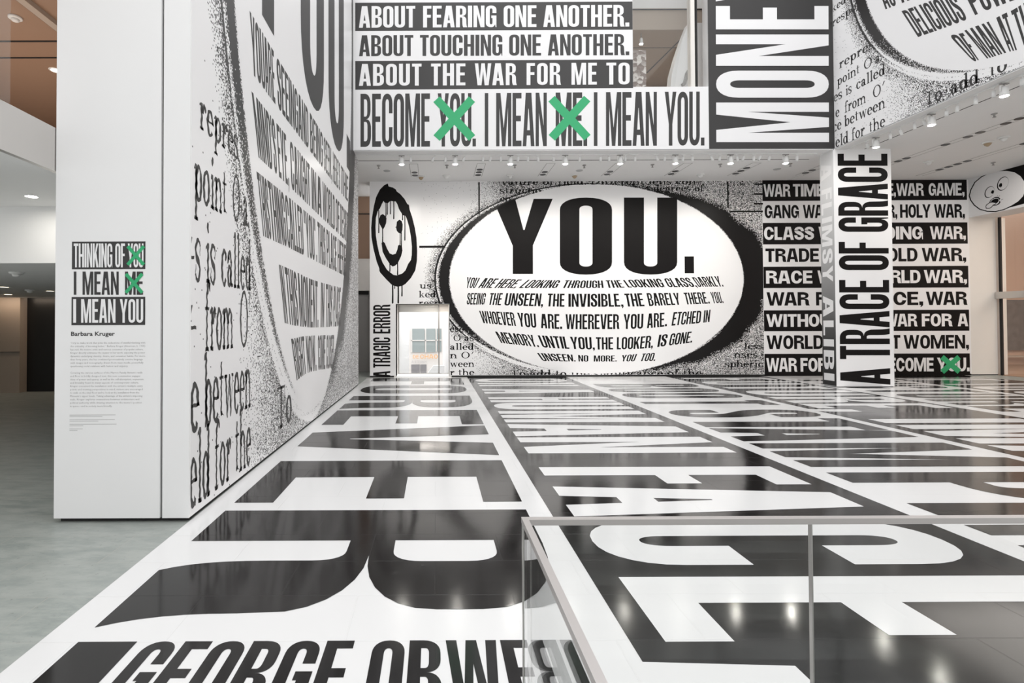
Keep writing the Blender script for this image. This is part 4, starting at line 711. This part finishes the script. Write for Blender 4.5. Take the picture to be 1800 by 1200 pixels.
paras = ['\u201cI try to make work that joins the seductions of wishful thinking with', 'the criticality of knowing better,\u201d Barbara Kruger (American, b. 1945)', 'has said. An incisive critic and curious consumer of popular culture,', 'Kruger directly addresses the viewer in her work, exposing the power', 'dynamics underlying identity, desire, and consumer habits. For more', 'than forty years, she has combined provocatively concise language', 'with images and iconography drawn from mass media, powerfully', 'questioning social relations with humor and urgency.', '',
 'Covering the various surfaces of the Marron Family Atrium\u2019s walls', 'and floor in boldly designed text, this new commission engages', 'ideas of power and agency, as well as the self-absorption, voyeurism,', 'and brutality found in many aspects of contemporary culture.', 'Kruger conceived the installation with the atrium\u2019s multiple entry', 'points and viewing perspectives in mind; visitors are encouraged', 'to walk on the vinyl floor and to look at the installation from the', 'Museum\u2019s upper levels. Taking advantage of the atrium\u2019s imposing', 'scale, Kruger explores connections between architecture and', 'political authority while drawing attention to the viewer\u2019s position', 'in space\u2014and in society more broadly.']
wpx = [130.6, 130.6, 127.5, 130.5, 130.5, 126.5, 127.5, 101, 0, 126, 122, 129, 119.5, 126.5, 126.5, 120.5, 126, 120.5, 125, 73.5]
for i, t_ in enumerate(paras):
    if t_: plain_text(m, t_, lx, y0 - i * lh, .021, 2, .0012, wpx[i] * .00466, 0, 1)
y1 = 0.8694
for i, (dy, w_) in enumerate(((0, 80), (2.6, 57), (8, 79), (10.7, 50), (16, 82), (18.7, 24), (24, 23), (26.7, 14))): m.rect(lx - .003, y1 - dy * .00466, lx - .003 + w_ * .00466, y1 - dy * .00466 + .003, 2, .0012)
intro = tag(m.build('wall_text', [VW, VKS, GREY]), 'introductory wall text with three headline bars on the white pier front', 'wall text')
for q4 in [(-2.506, 2.0841, -2.3621, 2.2502), (-2.5202, 1.8556, -2.3735, 2.0242)]:
    g = Sheet(pKF); cross(g, q4, .028, 0, .0026); g.build('green_cross', [GREEN], intro)

# ------------------------------------------------------------------ square column at the balcony corner
b = MB(); b.box(9.92, DF, .02, 11.35, 13.38, ZC); b.box(9.94, DF + .02, 0, 11.33, 13.36, .02, 1); struct(b.build('column', [WHITE, DARK]))
pPF = pBF
m = Sheet(pPF); m.slab(9.925, .03, 11.345, ZC - .02, 0, .003)
m.text([('A', 0.0645, 0.4709), ('TRACE', 0.6954, 2.6497), ('OF', 2.8936, 3.5948), ('GRACE', 3.842, 5.7847)], [(-0.0079, 11.2444, -0.0079, 10.0081, -0.0034), (5.8582, 11.2611, 5.8582, 10.0237, 5.862)], 1, .0045, 'C', (.37,.125), sp=.12, fine=.4)
tag(m.build('wall_mural', [VW, VK]), 'white front of the square column with A TRACE OF GRACE running upward', 'mural', 'printed vinyl murals')
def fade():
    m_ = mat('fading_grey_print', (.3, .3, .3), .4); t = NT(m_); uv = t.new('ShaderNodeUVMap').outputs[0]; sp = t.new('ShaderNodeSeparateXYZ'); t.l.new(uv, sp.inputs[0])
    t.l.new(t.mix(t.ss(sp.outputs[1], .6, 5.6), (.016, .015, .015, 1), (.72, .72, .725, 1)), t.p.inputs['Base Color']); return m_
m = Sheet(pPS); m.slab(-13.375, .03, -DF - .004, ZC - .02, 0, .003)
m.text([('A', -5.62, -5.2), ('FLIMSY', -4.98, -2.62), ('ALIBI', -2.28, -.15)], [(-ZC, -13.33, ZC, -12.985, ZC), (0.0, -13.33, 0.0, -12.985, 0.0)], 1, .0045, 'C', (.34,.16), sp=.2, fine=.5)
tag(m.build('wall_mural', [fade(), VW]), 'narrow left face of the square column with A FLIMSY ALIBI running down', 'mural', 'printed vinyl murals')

# ------------------------------------------------------------------ glass balustrade in the foreground
bal_ = empty('glass_balustrade', (.245, 1.43, 0), 'frameless glass balustrade with slim metal handrail in the right foreground', 'balustrade')
def sub(b_, name, mats, par): 
    o = b_.build(name, mats); o.parent = par; o.matrix_parent_inverse = Matrix.Translation(-par.location); return o
b = MB(); b.box(.236, 1.418, 1.056, 4.2, 1.440, 1.0715); b.box(.236, -.6, 1.056, .2535, 1.418, 1.0715); sub(b, 'handrail', [RAIL], bal_)
b = MB(); b.box(.25, 1.4235, .04, 1.0185, 1.4355, 1.056); sub(b, 'glass_panel', [GLASS], bal_)
b = MB(); b.box(1.0215, 1.4235, .04, 2.6, 1.4355, 1.056); sub(b, 'glass_panel', [GLASS], bal_)
b = MB(); b.box(2.603, 1.4235, .04, 4.2, 1.4355, 1.056); sub(b, 'glass_panel', [GLASS], bal_)
b = MB(); b.box(.239, -.6, .04, .249, 1.4225, 1.056); sub(b, 'glass_panel', [GLASS], bal_)
b = MB(); b.box(.235, 1.41, 0, 4.2, 1.45, .04); b.box(.228, -.6, 0, .26, 1.41, .04); sub(b, 'floor_channel', [STEEL], bal_)
b = MB(); b.box(1.0180, 1.4232, .04, 1.0215, 1.4358, 1.056); sub(b, 'joint_seal', [STEEL], bal_)
b = MB(); b.box(.2365, 1.4236, .04, .2395, 1.4365, 1.056); sub(b, 'edge_seal', [STEEL], bal_)

# ------------------------------------------------------------------ track lighting
def rail(name, x0, y0, x1, y1, lab):
    b_ = MB(); b_.box(min(x0, x1) - .018, min(y0, y1) - .018, ZC - .036, max(x0, x1) + .018, max(y0, y1) + .018, ZC - .013)
    return tag(b_.build(name, [FIX]), lab, 'lighting track')
TY, TX = 13.2, 10.21
rail('lighting_track', -1.7, TY, 9.7, TY, 'long white lighting track under the balcony front edge')
rail('lighting_track', TX, 2, TX, 12.7, 'long white lighting track under the right wall edge')
zt = ZC - .036
def lit_head(x, y, lab, grp):
    r = empty('spotlight', (x, y, zt), lab, 'spotlight', grp)
    b_ = MB(); b_.box(-.075, -.02, -.016, .075, .02, 0); b_.lathe([(.014, -.05), (.014, -.016)], (0, 0, 0), 10); b_.build('track_adapter', [GDOOR], r)
    b_ = MB()
    for s_ in (-1, 1): b_.box(s_ * .072 - .004, -.012, -.15, s_ * .072 + .004, .012, -.045)
    b_.box(-.076, -.012, -.052, .076, .012, -.045); b_.build('yoke', [FIX], r)
    b_ = MB(); b_.lathe([(.001, -.059), (.03, -.06), (.05, -.07), (.054, -.12), (.066, -.19), (.068, -.232), (.061, -.232), (.058, -.21)], (0, 0, 0), 24, 0, None, False); b_.build('housing', [FIX], r)
    b_ = MB(); b_.lathe([(.001, -.246), (.04, -.243), (.062, -.228)], (0, 0, 0), 24, 0, None, False); b_.build('lamp_lens', [LENS], r)
    return r
def lamp_light(x, y, ty, tx, power):
    l = bpy.data.lights.new('lamp', 'SPOT'); l.energy = power; l.spot_size = math.radians(95); l.spot_blend = .9; l.shadow_soft_size = .1; l.color = (1, .95, .88)
    o = bpy.data.objects.new('lamp', l); COL.objects.link(o); o.location = (x, y, zt - .27)
    d = Vector((tx - x, ty - y, -2.6)); o.rotation_euler = d.to_track_quat('-Z', 'Y').to_euler()
NUM = ['first', 'second', 'third', 'fourth', 'fifth', 'sixth', 'seventh', 'eighth']
big = None
for i, x in enumerate([-0.813, 0.542, 1.94, 3.332, 4.724, 6.123, 7.523, 8.923]):
    lab = f'lit white spotlight under the balcony edge, {NUM[i]} bright lamp from the left wall'
    if big is None: big = lit_head(x, TY, lab, 'lit spotlights on the balcony track')
    else: c = copy_tree(big); c.location = (x, TY, zt); c['label'] = lab
    lamp_light(x, TY, DB, x, 90)
for i, y in enumerate([12.014, 10.659, 9.291]):
    c = copy_tree(big); c.location = (TX, y, zt); c['label'] = f'lit white spotlight under the right mural edge, {NUM[i]} bright lamp from the square column'; c['group'] = 'lit spotlights on the right track'
    lamp_light(TX, y, y, 13.2, 70)
def small_head(x, y, lab, grp):
    r = empty('track_spotlight', (x, y, zt), lab, 'spotlight', grp)
    b_ = MB(); b_.box(-.035, -.012, -.016, .035, .012, 0); b_.build('track_adapter', [FIX], r)
    b_ = MB(); b_.lathe([(.008, -.06), (.008, -.016)], (0, 0, 0), 10); b_.build('stem', [FIX], r)
    b_ = MB(); b_.lathe([(.001, -.055), (.02, -.056), (.029, -.062), (.031, -.175), (.025, -.175), (.025, -.155)], (0, 0, 0), 18, 0, None, False); b_.build('housing', [FIX], r)
    b_ = MB(); b_.lathe([(.001, -.158), (.0255, -.157)], (0, 0, 0), 18, 0, None, False); b_.build('lamp_lens', [GDOOR], r)
    return r
sm_ = None; cnt = 0; big_px = [-0.813, 0.542, 1.94, 3.332, 4.724, 6.123, 7.523, 8.923]
for i, (x, ti) in enumerate([(-0.583, 0), (0.023, 22), (0.296, 0), (0.794, 18), (1.248, 0), (1.457, 14), (1.688, -5), (2.142, 5), (2.387, 0), (2.618, -12), (3.036, 0), (3.699, 0), (4.226, 0), (4.445, 0), (4.868, 6), (5.109, 3), (5.603, -30), (5.863, 5), (6.325, 4), (6.556, 0), (7.003, -25), (7.263, 8), (7.674, -12), (7.884, 20), (8.115, 0), (8.317, 32), (8.533, 14), (9.22, 4)]):
    g_ = max([k for k, bx_ in enumerate(big_px) if bx_ < x]); cnt = cnt + 1 if i and g_ == last else 1; last = g_
    lab = f'small unlit white spotlight, {NUM[cnt - 1]} one right of {NUM[g_]} bright balcony lamp'
    if ti and abs(ti) > 10: lab += ', tilted'
    if sm_ is None: sm_ = small_head(x, TY, lab, 'small spotlights on the balcony track'); c = sm_
    else: c = copy_tree(sm_); c.location = (x, TY, zt); c['label'] = lab
    c.rotation_euler = (0, math.radians(ti), 0)
small_y = [12.282, 11.629, 11.401, 11.034, 10.849, 10.343, 10.133, 9.783, 9.465, 9.003]
RL = ['between the column and the first lamp', 'just past the first bright lamp', 'second past the first bright lamp', 'third past the first bright lamp', 'fourth past the first bright lamp', 'just past the second bright lamp', 'second past the second bright lamp', 'third past the second bright lamp', 'fourth past the second bright lamp', 'just past the third bright lamp']
for i, y in enumerate(small_y):
    c = copy_tree(sm_); c.location = (TX, y, zt); c.rotation_euler = (0, 0, math.pi / 2)
    if i in (0, 2, 4): c.rotation_euler = (math.radians(-18), 0, math.pi / 2)
    c['label'] = 'small unlit spotlight on the right track, ' + RL[i]; c['group'] = 'small spotlights on the right track'

# ------------------------------------------------------------------ things set in the soffit
def slot(x0, x1, y0, y1, dots, lab, grp, along='y'):
    r = empty('recessed_light_slot', ((x0 + x1) / 2, (y0 + y1) / 2, ZC), lab, 'recessed light', grp)
    cx, cy = r.location.x, r.location.y
    b_ = MB(); w = .012
    b_.box(x0 - cx, y0 - cy, -.004, x1 - cx, y1 - cy, -.001)
    b_.build('cover_plate', [CEIL], r)
    b_ = MB()
    for q_ in ((x0, y0, x0 + w, y1), (x1 - w, y0, x1, y1), (x0, y0, x1, y0 + w)): b_.box(q_[0] - cx, q_[1] - cy, -.006, q_[2] - cx, q_[3] - cy, -.0035)
    b_.build('slot_edge', [GDOOR], r)
    for dx, dy in dots:
        b_ = MB(); b_.lathe([(.085, -.010), (.088, -.004)], (dx - cx, dy - cy, 0), 20, 0); b_.lathe([(.075, -.0102), (.001, -.0102)], (dx - cx, dy - cy, 0), 20, 1, None, False); b_.build('lamp_opening', [BLACKP, BLACKP], r)
for i, dots in enumerate([[(-0.543, 14.801), (-0.547, 15.091)], [(1.283, 14.541), (1.28, 14.793), (1.277, 15.071)], [(3.154, 14.796), (3.147, 15.056)], [(5.007, 14.782), (4.999, 15.048)], [(6.846, 14.758), (6.847, 15.033)], [(8.691, 14.474), (8.7, 14.744), (8.692, 15.002)], [(10.684, 14.699), (10.673, 14.96)]]):
    cx = sum(d[0] for d in dots) / len(dots)
    dots = [(cx, d[1]) for d in dots]
    slot(cx - .12, cx + .12, 14.0, 15.22, dots, f'recessed ceiling slot with black lamp holes, {NUM[i]} from the left under the balcony', 'recessed slots under the balcony')
for nm, row, lab in (('A', [(12.385, 10.998), (12.391, 11.268), (12.4, 11.8), (12.412, 12.075), (12.417, 12.606), (12.394, 13.651), (12.414, 13.901)], 'long recessed ceiling slot with black lamp holes nearest the right mural'), ('B', [(14.232, 12.55), (14.262, 13.909), (14.278, 14.168), (14.266, 14.42), (14.259, 14.677)], 'long recessed ceiling slot with black lamp holes nearest the cartoon face header')):
    cx = sum(d[0] for d in row) / len(row)
    slot(cx - .1, cx + .1, 7.5, 15.3, [(cx, d[1]) for d in row], lab, 'recessed slots in the right gallery')
for i, (x, y) in enumerate([(-1.318, 14.639), (4.098, 14.668), (9.619, 14.59)]):
    b = MB(); b.lathe([(.001, -.012), (.09, -.012), (.1, -.002)], (0, 0, 0), 28, 0, None, False)
    o = b.build('ceiling_speaker', [GDOOR if False else painted('speaker_grille', (.5, .5, .5), .6)]); o.location = (x, y, ZC)
    tag(o, ['round grey ceiling speaker above the dripping smiley', 'round grey ceiling speaker above the middle of the word YOU.', 'round grey ceiling speaker nearest the square column'][i], 'ceiling speaker', 'ceiling speakers under the balcony')
def drop(name, x, y, s_, lab, cat, grp, mat_):
    b_ = MB(); b_.lathe([(.05 * s_, 0), (.05 * s_, -.012), (.018 * s_, -.03), (.014 * s_, -.07), (.03 * s_, -.072), (.03 * s_, -.08), (.002, -.085)], (0, 0, 0), 14)
    o = b_.build(name, [mat_]); o.location = (x, y, ZC); tag(o, lab, cat, grp)
POS = ['first', 'second', 'third', 'fourth', 'fifth', 'sixth', 'seventh']
for i, (x, y) in enumerate([(-1.497, 14.161), (0.355, 14.139), (2.202, 14.148), (4.092, 14.167), (5.936, 14.135), (7.771, 14.128), (9.64, 14.081)]):
    drop('sprinkler', x, y, 1, f'small grey sprinkler head in the balcony soffit, {POS[i]} from the left', 'sprinkler', 'sprinklers under the balcony', GDOOR)
for i, (x, y) in enumerate([(11.586, 10.74), (15.099, 14.045)]):
    drop('sprinkler', x, y, 1, ['small sprinkler head in the right gallery ceiling beside the lit lamps', 'small sprinkler head in the right gallery ceiling above the cartoon face'][i], 'sprinkler', 'sprinklers in the right gallery', GDOOR)
def sensor(x, y, lab, grp, m_):
    r = empty('ceiling_sensor', (x, y, ZC), lab, 'ceiling sensor', grp)
    b_ = MB(); b_.lathe([(.11, 0), (.11, -.02), (.09, -.03)], (0, 0, 0), 20, 0); b_.build('base_plate', [FIX], r)
    b_ = MB(); b_.lathe([(.075, -.028), (.055, -.07), (.02, -.1), (.002, -.105)], (0, 0, 0), 16); b_.build('dome', [m_], r)
BR = painted('sensor_amber', (.45, .34, .22), .4)
for i, (x, y) in enumerate([(-0.374, 15.216), (0.361, 15.136), (2.22, 15.127), (4.084, 15.119), (7.735, 15.1)]):
    sensor(x, y, f'small cone shaped ceiling sensor near the back wall, {POS[i]} from the left', 'ceiling sensors under the balcony', BR if i in (0, 3) else FIX)
for i, (x, y) in enumerate([(13.286, 12.119), (13.273, 12.463), (13.267, 13.958)]):
    sensor(x, y, ['white ceiling sensor nearest the right frame edge in the right gallery', 'amber ceiling sensor between the two long slots in the right gallery', 'white ceiling sensor just right of the square column top'][i], 'ceiling sensors in the right gallery', BR if i == 1 else FIX)

# ------------------------------------------------------------------ glazed opening in the back wall and the street beyond
b = MB()
yb = DB + .95
b.box(wx0 - .06, DB + .002, 0, wx0, yb + .1, wz1 + .06); b.box(wx1, DB + .002, 0, wx1 + .06, yb + .1, wz1 + .06); b.box(wx0, DB + .002, wz1, wx1, yb + .1, wz1 + .06)
b.box(wx0, DB, 0, wx1, yb, .02, 1)
b.box(wx0, yb - .03, 0, wx0 + .03, yb + .03, wz1, 2); b.box(wx1 - .33, yb - .03, 0, wx1 - .29, yb + .03, wz1, 2); b.box(wx0, yb - .03, 0, wx1, yb + .03, .035, 2)
struct(b.build('window_1', [WARMW, WHITE, GDOOR]))
b = MB(); b.box(wx0 + .03, yb - .006, .035, wx1 - .33, yb + .006, wz1); struct(b.build('window_1_glass', [GLASS]))
b = MB()
b.box(wx0 - .35, yb + .15, -4, wx0 + .02, 23.5, 5.0); struct(b.build('wall_outside', [WHITE]))
b = MB(); b.box(wx0, yb + .05, 1.9874, wx1, yb + .14, wz1); struct(b.build('trim_4', [WARMW]))
b = MB(); b.box(wx1 + .02, yb + .15, -4, wx1 + .3, 30, 5.0); struct(b.build('wall_outside_pier', [WHITE]))
area('reveal_downlight', (0.0, DB + .5, wz1 - .02), (0, 0, 0), .9, .25, 6, (1, .93, .86))
b = MB(); b.box(-12, 17.8, -4.2, 14, 40, -4); struct(b.build('floor_street', [GDOOR]))
area('fin_fill_light', (-.2, 20.0, 5.2), (0, 0, 0), 1.1, 6, 120)  # unseen fill lamp, added to whiten the fins outside the glass
fy = 34.0
fac = empty('building', (0, fy, -3), 'pale sunlit building with gridded windows across the street through the back opening', 'building')
def fsub(b_, name, mats, par=fac):
    o = b_.build(name, mats); o.parent = par; o.matrix_parent_inverse = Matrix.Translation(-fac.location) if par is fac else Matrix.Identity(4); return o
FACW = painted('pale_facade', (.70, .665, .64), .6, .02, .4); FGL = mat('facade_glass', (.26, .30, .30), .15); AWN = painted('dark_shopfront', (.2, .19, .2), .4)
b = MB(); b.box(-8, fy, -4, 8, fy + 1, 16); fsub(b, 'facade', [FACW])
def fpx(n): return n
for k, (x0, z0, x1, z1) in enumerate([(-1.5, -0.23, -0.63, 1.3), (-0.59, -0.23, 0.07, 1.3), (0.09, -0.19, 0.46, 1.3)]):
    b = MB(); b.box(x0, fy - .05, z0, x1, fy + .01, z1); w_ = fsub(b, 'window_pane', [FGL])
    b = MB(); b.box(x0, fy - .09, (z0 + z1) / 2 - .03, x1, fy - .04, (z0 + z1) / 2 + .03); b.box(x0, fy - .09, z0, x0 + .06, fy - .04, z1); fsub(b, 'window_frame', [FACW])
for (x0, z0, x1, z1) in [(-1.5, -1.81, -0.96, -1.02), (-0.91, -1.81, -0.52, -1.02)]:
    b = MB(); b.box(x0, fy - .05, z0, x1, fy + .01, z1); fsub(b, 'shop_window', [AWN])
sg = Sheet(lambda u, v, h: (u, fy - .1 - h, v))
ORG = mat('orange_sign_letter', (.75, .42, .18), .5); GRS = mat('grey_sign_letter', (.5, .48, .47), .5)
def srow(txt, u0, u1, v0, hh, mi): sg.text([(txt, u0, u1)], [(u0, u0, v0, u0, v0 + hh), (u1, u1, v0, u1, v0 + hh)], mi, .02, 'W', (.24, .16), sp=.16, fine=.5)
sq = [(-1.39, -1.02, -0.62), (-0.93, 0.22, -0.64), (-1.48, -0.52, -0.92)]
srow('DE', sq[0][0], sq[0][1], sq[0][2], .22, 0); srow('CHAO', sq[1][0], sq[1][1], sq[1][2], .27, 0); srow('A STEAKH', sq[2][0], sq[2][1], sq[2][2], .16, 1)
o = sg.build('shop_lettering', [ORG, GRS]); o.parent = fac; o.matrix_parent_inverse = Matrix.Translation(-fac.location); o['label'] = 'orange and grey shop lettering'
b = MB()                                                       # sloping parapet outside the glass
P3 = [(-0.284, -0.24), (0.047, -0.087), (0.356, -0.088), (0.357, 0.087), (-0.035, 0.089)]
b.prism([(P3[0][0] - .0, P3[0][1] - .6)] + [P3[0], P3[4], P3[3], (P3[3][0], P3[0][1] - .6)], 1, 19.0, 19.3)
tag(b.build('parapet', [WHITE]), 'low pale parapet sloping down outside the glazed back opening', 'parapet')

# ------------------------------------------------------------------ right doorway screen and what stands beyond it
scr = empty('glass_door_screen', (17.05, 15.5, 0), 'glazed screen with dark posts and metal bar under the cartoon face header', 'glass screen')
b = MB(); b.box(17.0, 15.66, 0, 17.05, 15.72, 4.75); sub(b, 'frame_post', [DARK], scr)
b = MB(); b.box(17.0, 11.2, 0, 17.08, 11.3, 4.75); sub(b, 'frame_post', [DARK], scr)
b = MB(); b.box(16.9, 8.5, 2.3, 17.1, 15.74, 2.5); sub(b, 'cross_bar', [STEEL], scr)
b = MB(); b.box(17.03, 8.5, .02, 17.045, 15.62, 4.75); sub(b, 'glass_panel', [GLASS], scr)
b = MB(); b.box(17.1, 15.8, 0, 17.31, 16.0, 4.75); struct(b.build('trim_3', [WARMW]))
PNT = painted('charcoal_drawing', (.16, .14, .13), .8, .07, 5)
b = MB(); b.box(17.9, 19.40, .55, 22.3, 19.5, 2.42); tag(b.build('large_dark_artwork', [PNT]), 'large dark textured artwork on the peach wall beyond the glazed screen', 'artwork')
b = MB(); b.box(17.9, 19.2, .30, 22.4, 19.38, .36); b.box(17.9, 19.2, .0, 18.0, 19.38, .3); b.box(20, 19.2, 0, 20.1, 19.38, .3); b.box(22.3, 19.2, 0, 22.4, 19.38, .3)
tag(b.build('floor_barrier', [BEIGE]), 'low beige barrier rail before the dark artwork beyond the screen', 'barrier')

# ------------------------------------------------------------------ upper gallery contents
def ga(): return None
b = MB()
ax0, ax1, az0, az1 = 5.0317, 5.5679, 6.2, 8.7515
b.box(ax0, 13.6, az0, ax1, 13.9, az1)
def mosaic():
    m_ = mat('chequered_relief', (.5, .5, .5), .5); t = NT(m_); o = t.obj()
    mp = t.new('ShaderNodeMapping'); mp.inputs['Rotation'].default_value = (.3, .5, .4); t.l.new(o, mp.inputs['Vector'])
    v = t.new('ShaderNodeTexVoronoi', feature='F1'); v.inputs['Scale'].default_value = 11; t.l.new(mp.outputs[0], v.inputs['Vector'])
    sp = t.new('ShaderNodeSeparateXYZ'); t.l.new(v.outputs['Color'], sp.inputs[0])
    t.l.new(t.mix(t.ss(sp.outputs[0], .35, .65), (.2, .15, .13, 1), (.62, .58, .55, 1)), t.p.inputs['Base Color']); t.bump(v.outputs['Distance'], .6, .05); return m_
tag(b.build('textured_relief', [mosaic()]), 'mottled relief artwork standing in the upper gallery at the opening left', 'artwork')
b = MB()
pf = [(6.192, 7.669), (6.241, 8.119), (6.365, 8.568), (6.519, 9.019), (6.641, 9.319), (6.702, 9.469), (7.135, 9.468), (7.115, 7.667)]
b.prism(pf, 1, 13.6, 13.85); sail = tag(b.build('white_sail_sculpture', [WHITE]), 'tall white curved sculpture behind the balcony opening glass', 'sculpture')
b = MB()
path = [(6.483, 7.81), (6.542, 7.84), (6.588, 7.974), (6.619, 8.124), (6.68, 8.213), (6.784, 8.243)]
pp = pen([tuple(p) for p in path], .035, .035); b.prism(pp, 1, 13.52, 13.597); hk = b.build('hook_line', [GDOOR]); hk.parent = sail
r = empty('gallery_spotlight', (5.746, 14.35, 9.5259), 'single lit spotlight hanging in the upper gallery', 'spotlight')
b = MB(); b.lathe([(.012, -.1), (.012, .07)], (0, 0, 0), 8); b.build('stem', [GDOOR], r)
b = MB(); b.lathe([(.03, 0), (.045, -.04), (.05, -.16)], (0, 0, -.05), 14); b.build('housing', [FIX], r)
b = MB(); b.lathe([(.001, -.215), (.048, -.211)], (0, 0, 0), 14, 0, None, False); b.build('lamp_lens', [LENS], r)

# ------------------------------------------------------------------ left hall fittings
def downlight(x, y, z, r_, lab, lens):
    r = empty('downlight', (x, y, z), lab, 'downlight', 'downlights in the left hall')
    b_ = MB(); b_.lathe([(r_, -.008), (r_ * 1.15, 0)], (0, 0, 0), 20, 0, None, False); b_.lathe([(r_ * .8, -.004), (r_, -.008)], (0, 0, 0), 20, 0, None, False); b_.build('trim_ring', [FIX], r)
    b_ = MB(); b_.lathe([(.001, -.003), (r_ * .82, -.003)], (0, 0, 0), 20, 0, None, False); b_.build('lamp_lens', [lens], r)
for i, (x, y, z, s_) in enumerate([(-3.925, 5.091, 2.86, 0.055), (-7.358, 8.953, 2.26, 0.09), (-7.36, 10.029, 2.26, 0.09), (-9.023, 11.082, 2.26, 0.1), (-5.632, 7.757, 5.4, 0.08)]):
    downlight(x, y, z, s_, ['bright downlight in the white soffit left of the pier', 'faint downlight nearest the left frame edge in the low hall ceiling', 'faint downlight beside the pier in the low hall ceiling', 'faint downlight deepest in the low hall ceiling', 'round downlight in the brown upper ceiling beside the pier'][i], LENS if i in (0,) else DIM)
def smoke(x, y, z, lab):
    r = empty('smoke_detector', (x, y, z), lab, 'smoke detector', 'smoke detectors in the left hall')
    b_ = MB(); b_.lathe([(.075, 0), (.075, -.02), (.06, -.028)], (0, 0, 0), 20); b_.build('base_plate', [FIX], r)
    b_ = MB(); b_.lathe([(.045, -.026), (.04, -.05), (.02, -.06), (.002, -.062)], (0, 0, 0), 16); b_.build('sensor_head', [FIX], r)
smoke(*(-5.153, 6.406, 5.4), 'round smoke detector on the brown upper ceiling at the left')
smoke(*(-5.172, 6.475, 2.26), 'white smoke detector on the low dark hall ceiling')
smoke(*(-7.49, 9.69, 2.26), 'dim smoke detector deeper in the low hall ceiling')
b = MB(); b.box(-3.085, 2.0, 3.215, -3.073, 3.78, 5.4); tag(b.build('balustrade_pane', [GLASS]), 'upright glass pane above the metal fascia at the left edge', 'glass pane')
area('hall_wash', (-8.5, 12.2, 2.24), (math.radians(20), 0, 0), 4, .15, 9, (1, .8, .62))
area('upper_hall_wash', (-6, 6.5, 3.4), (math.pi, 0, 0), 4, 4, 30, (1, .85, .72))
area('upper_gallery_wash', (6.5, 16.5, 9.0), (0, 0, 0), 3, 2, 26, (1, .9, .8))
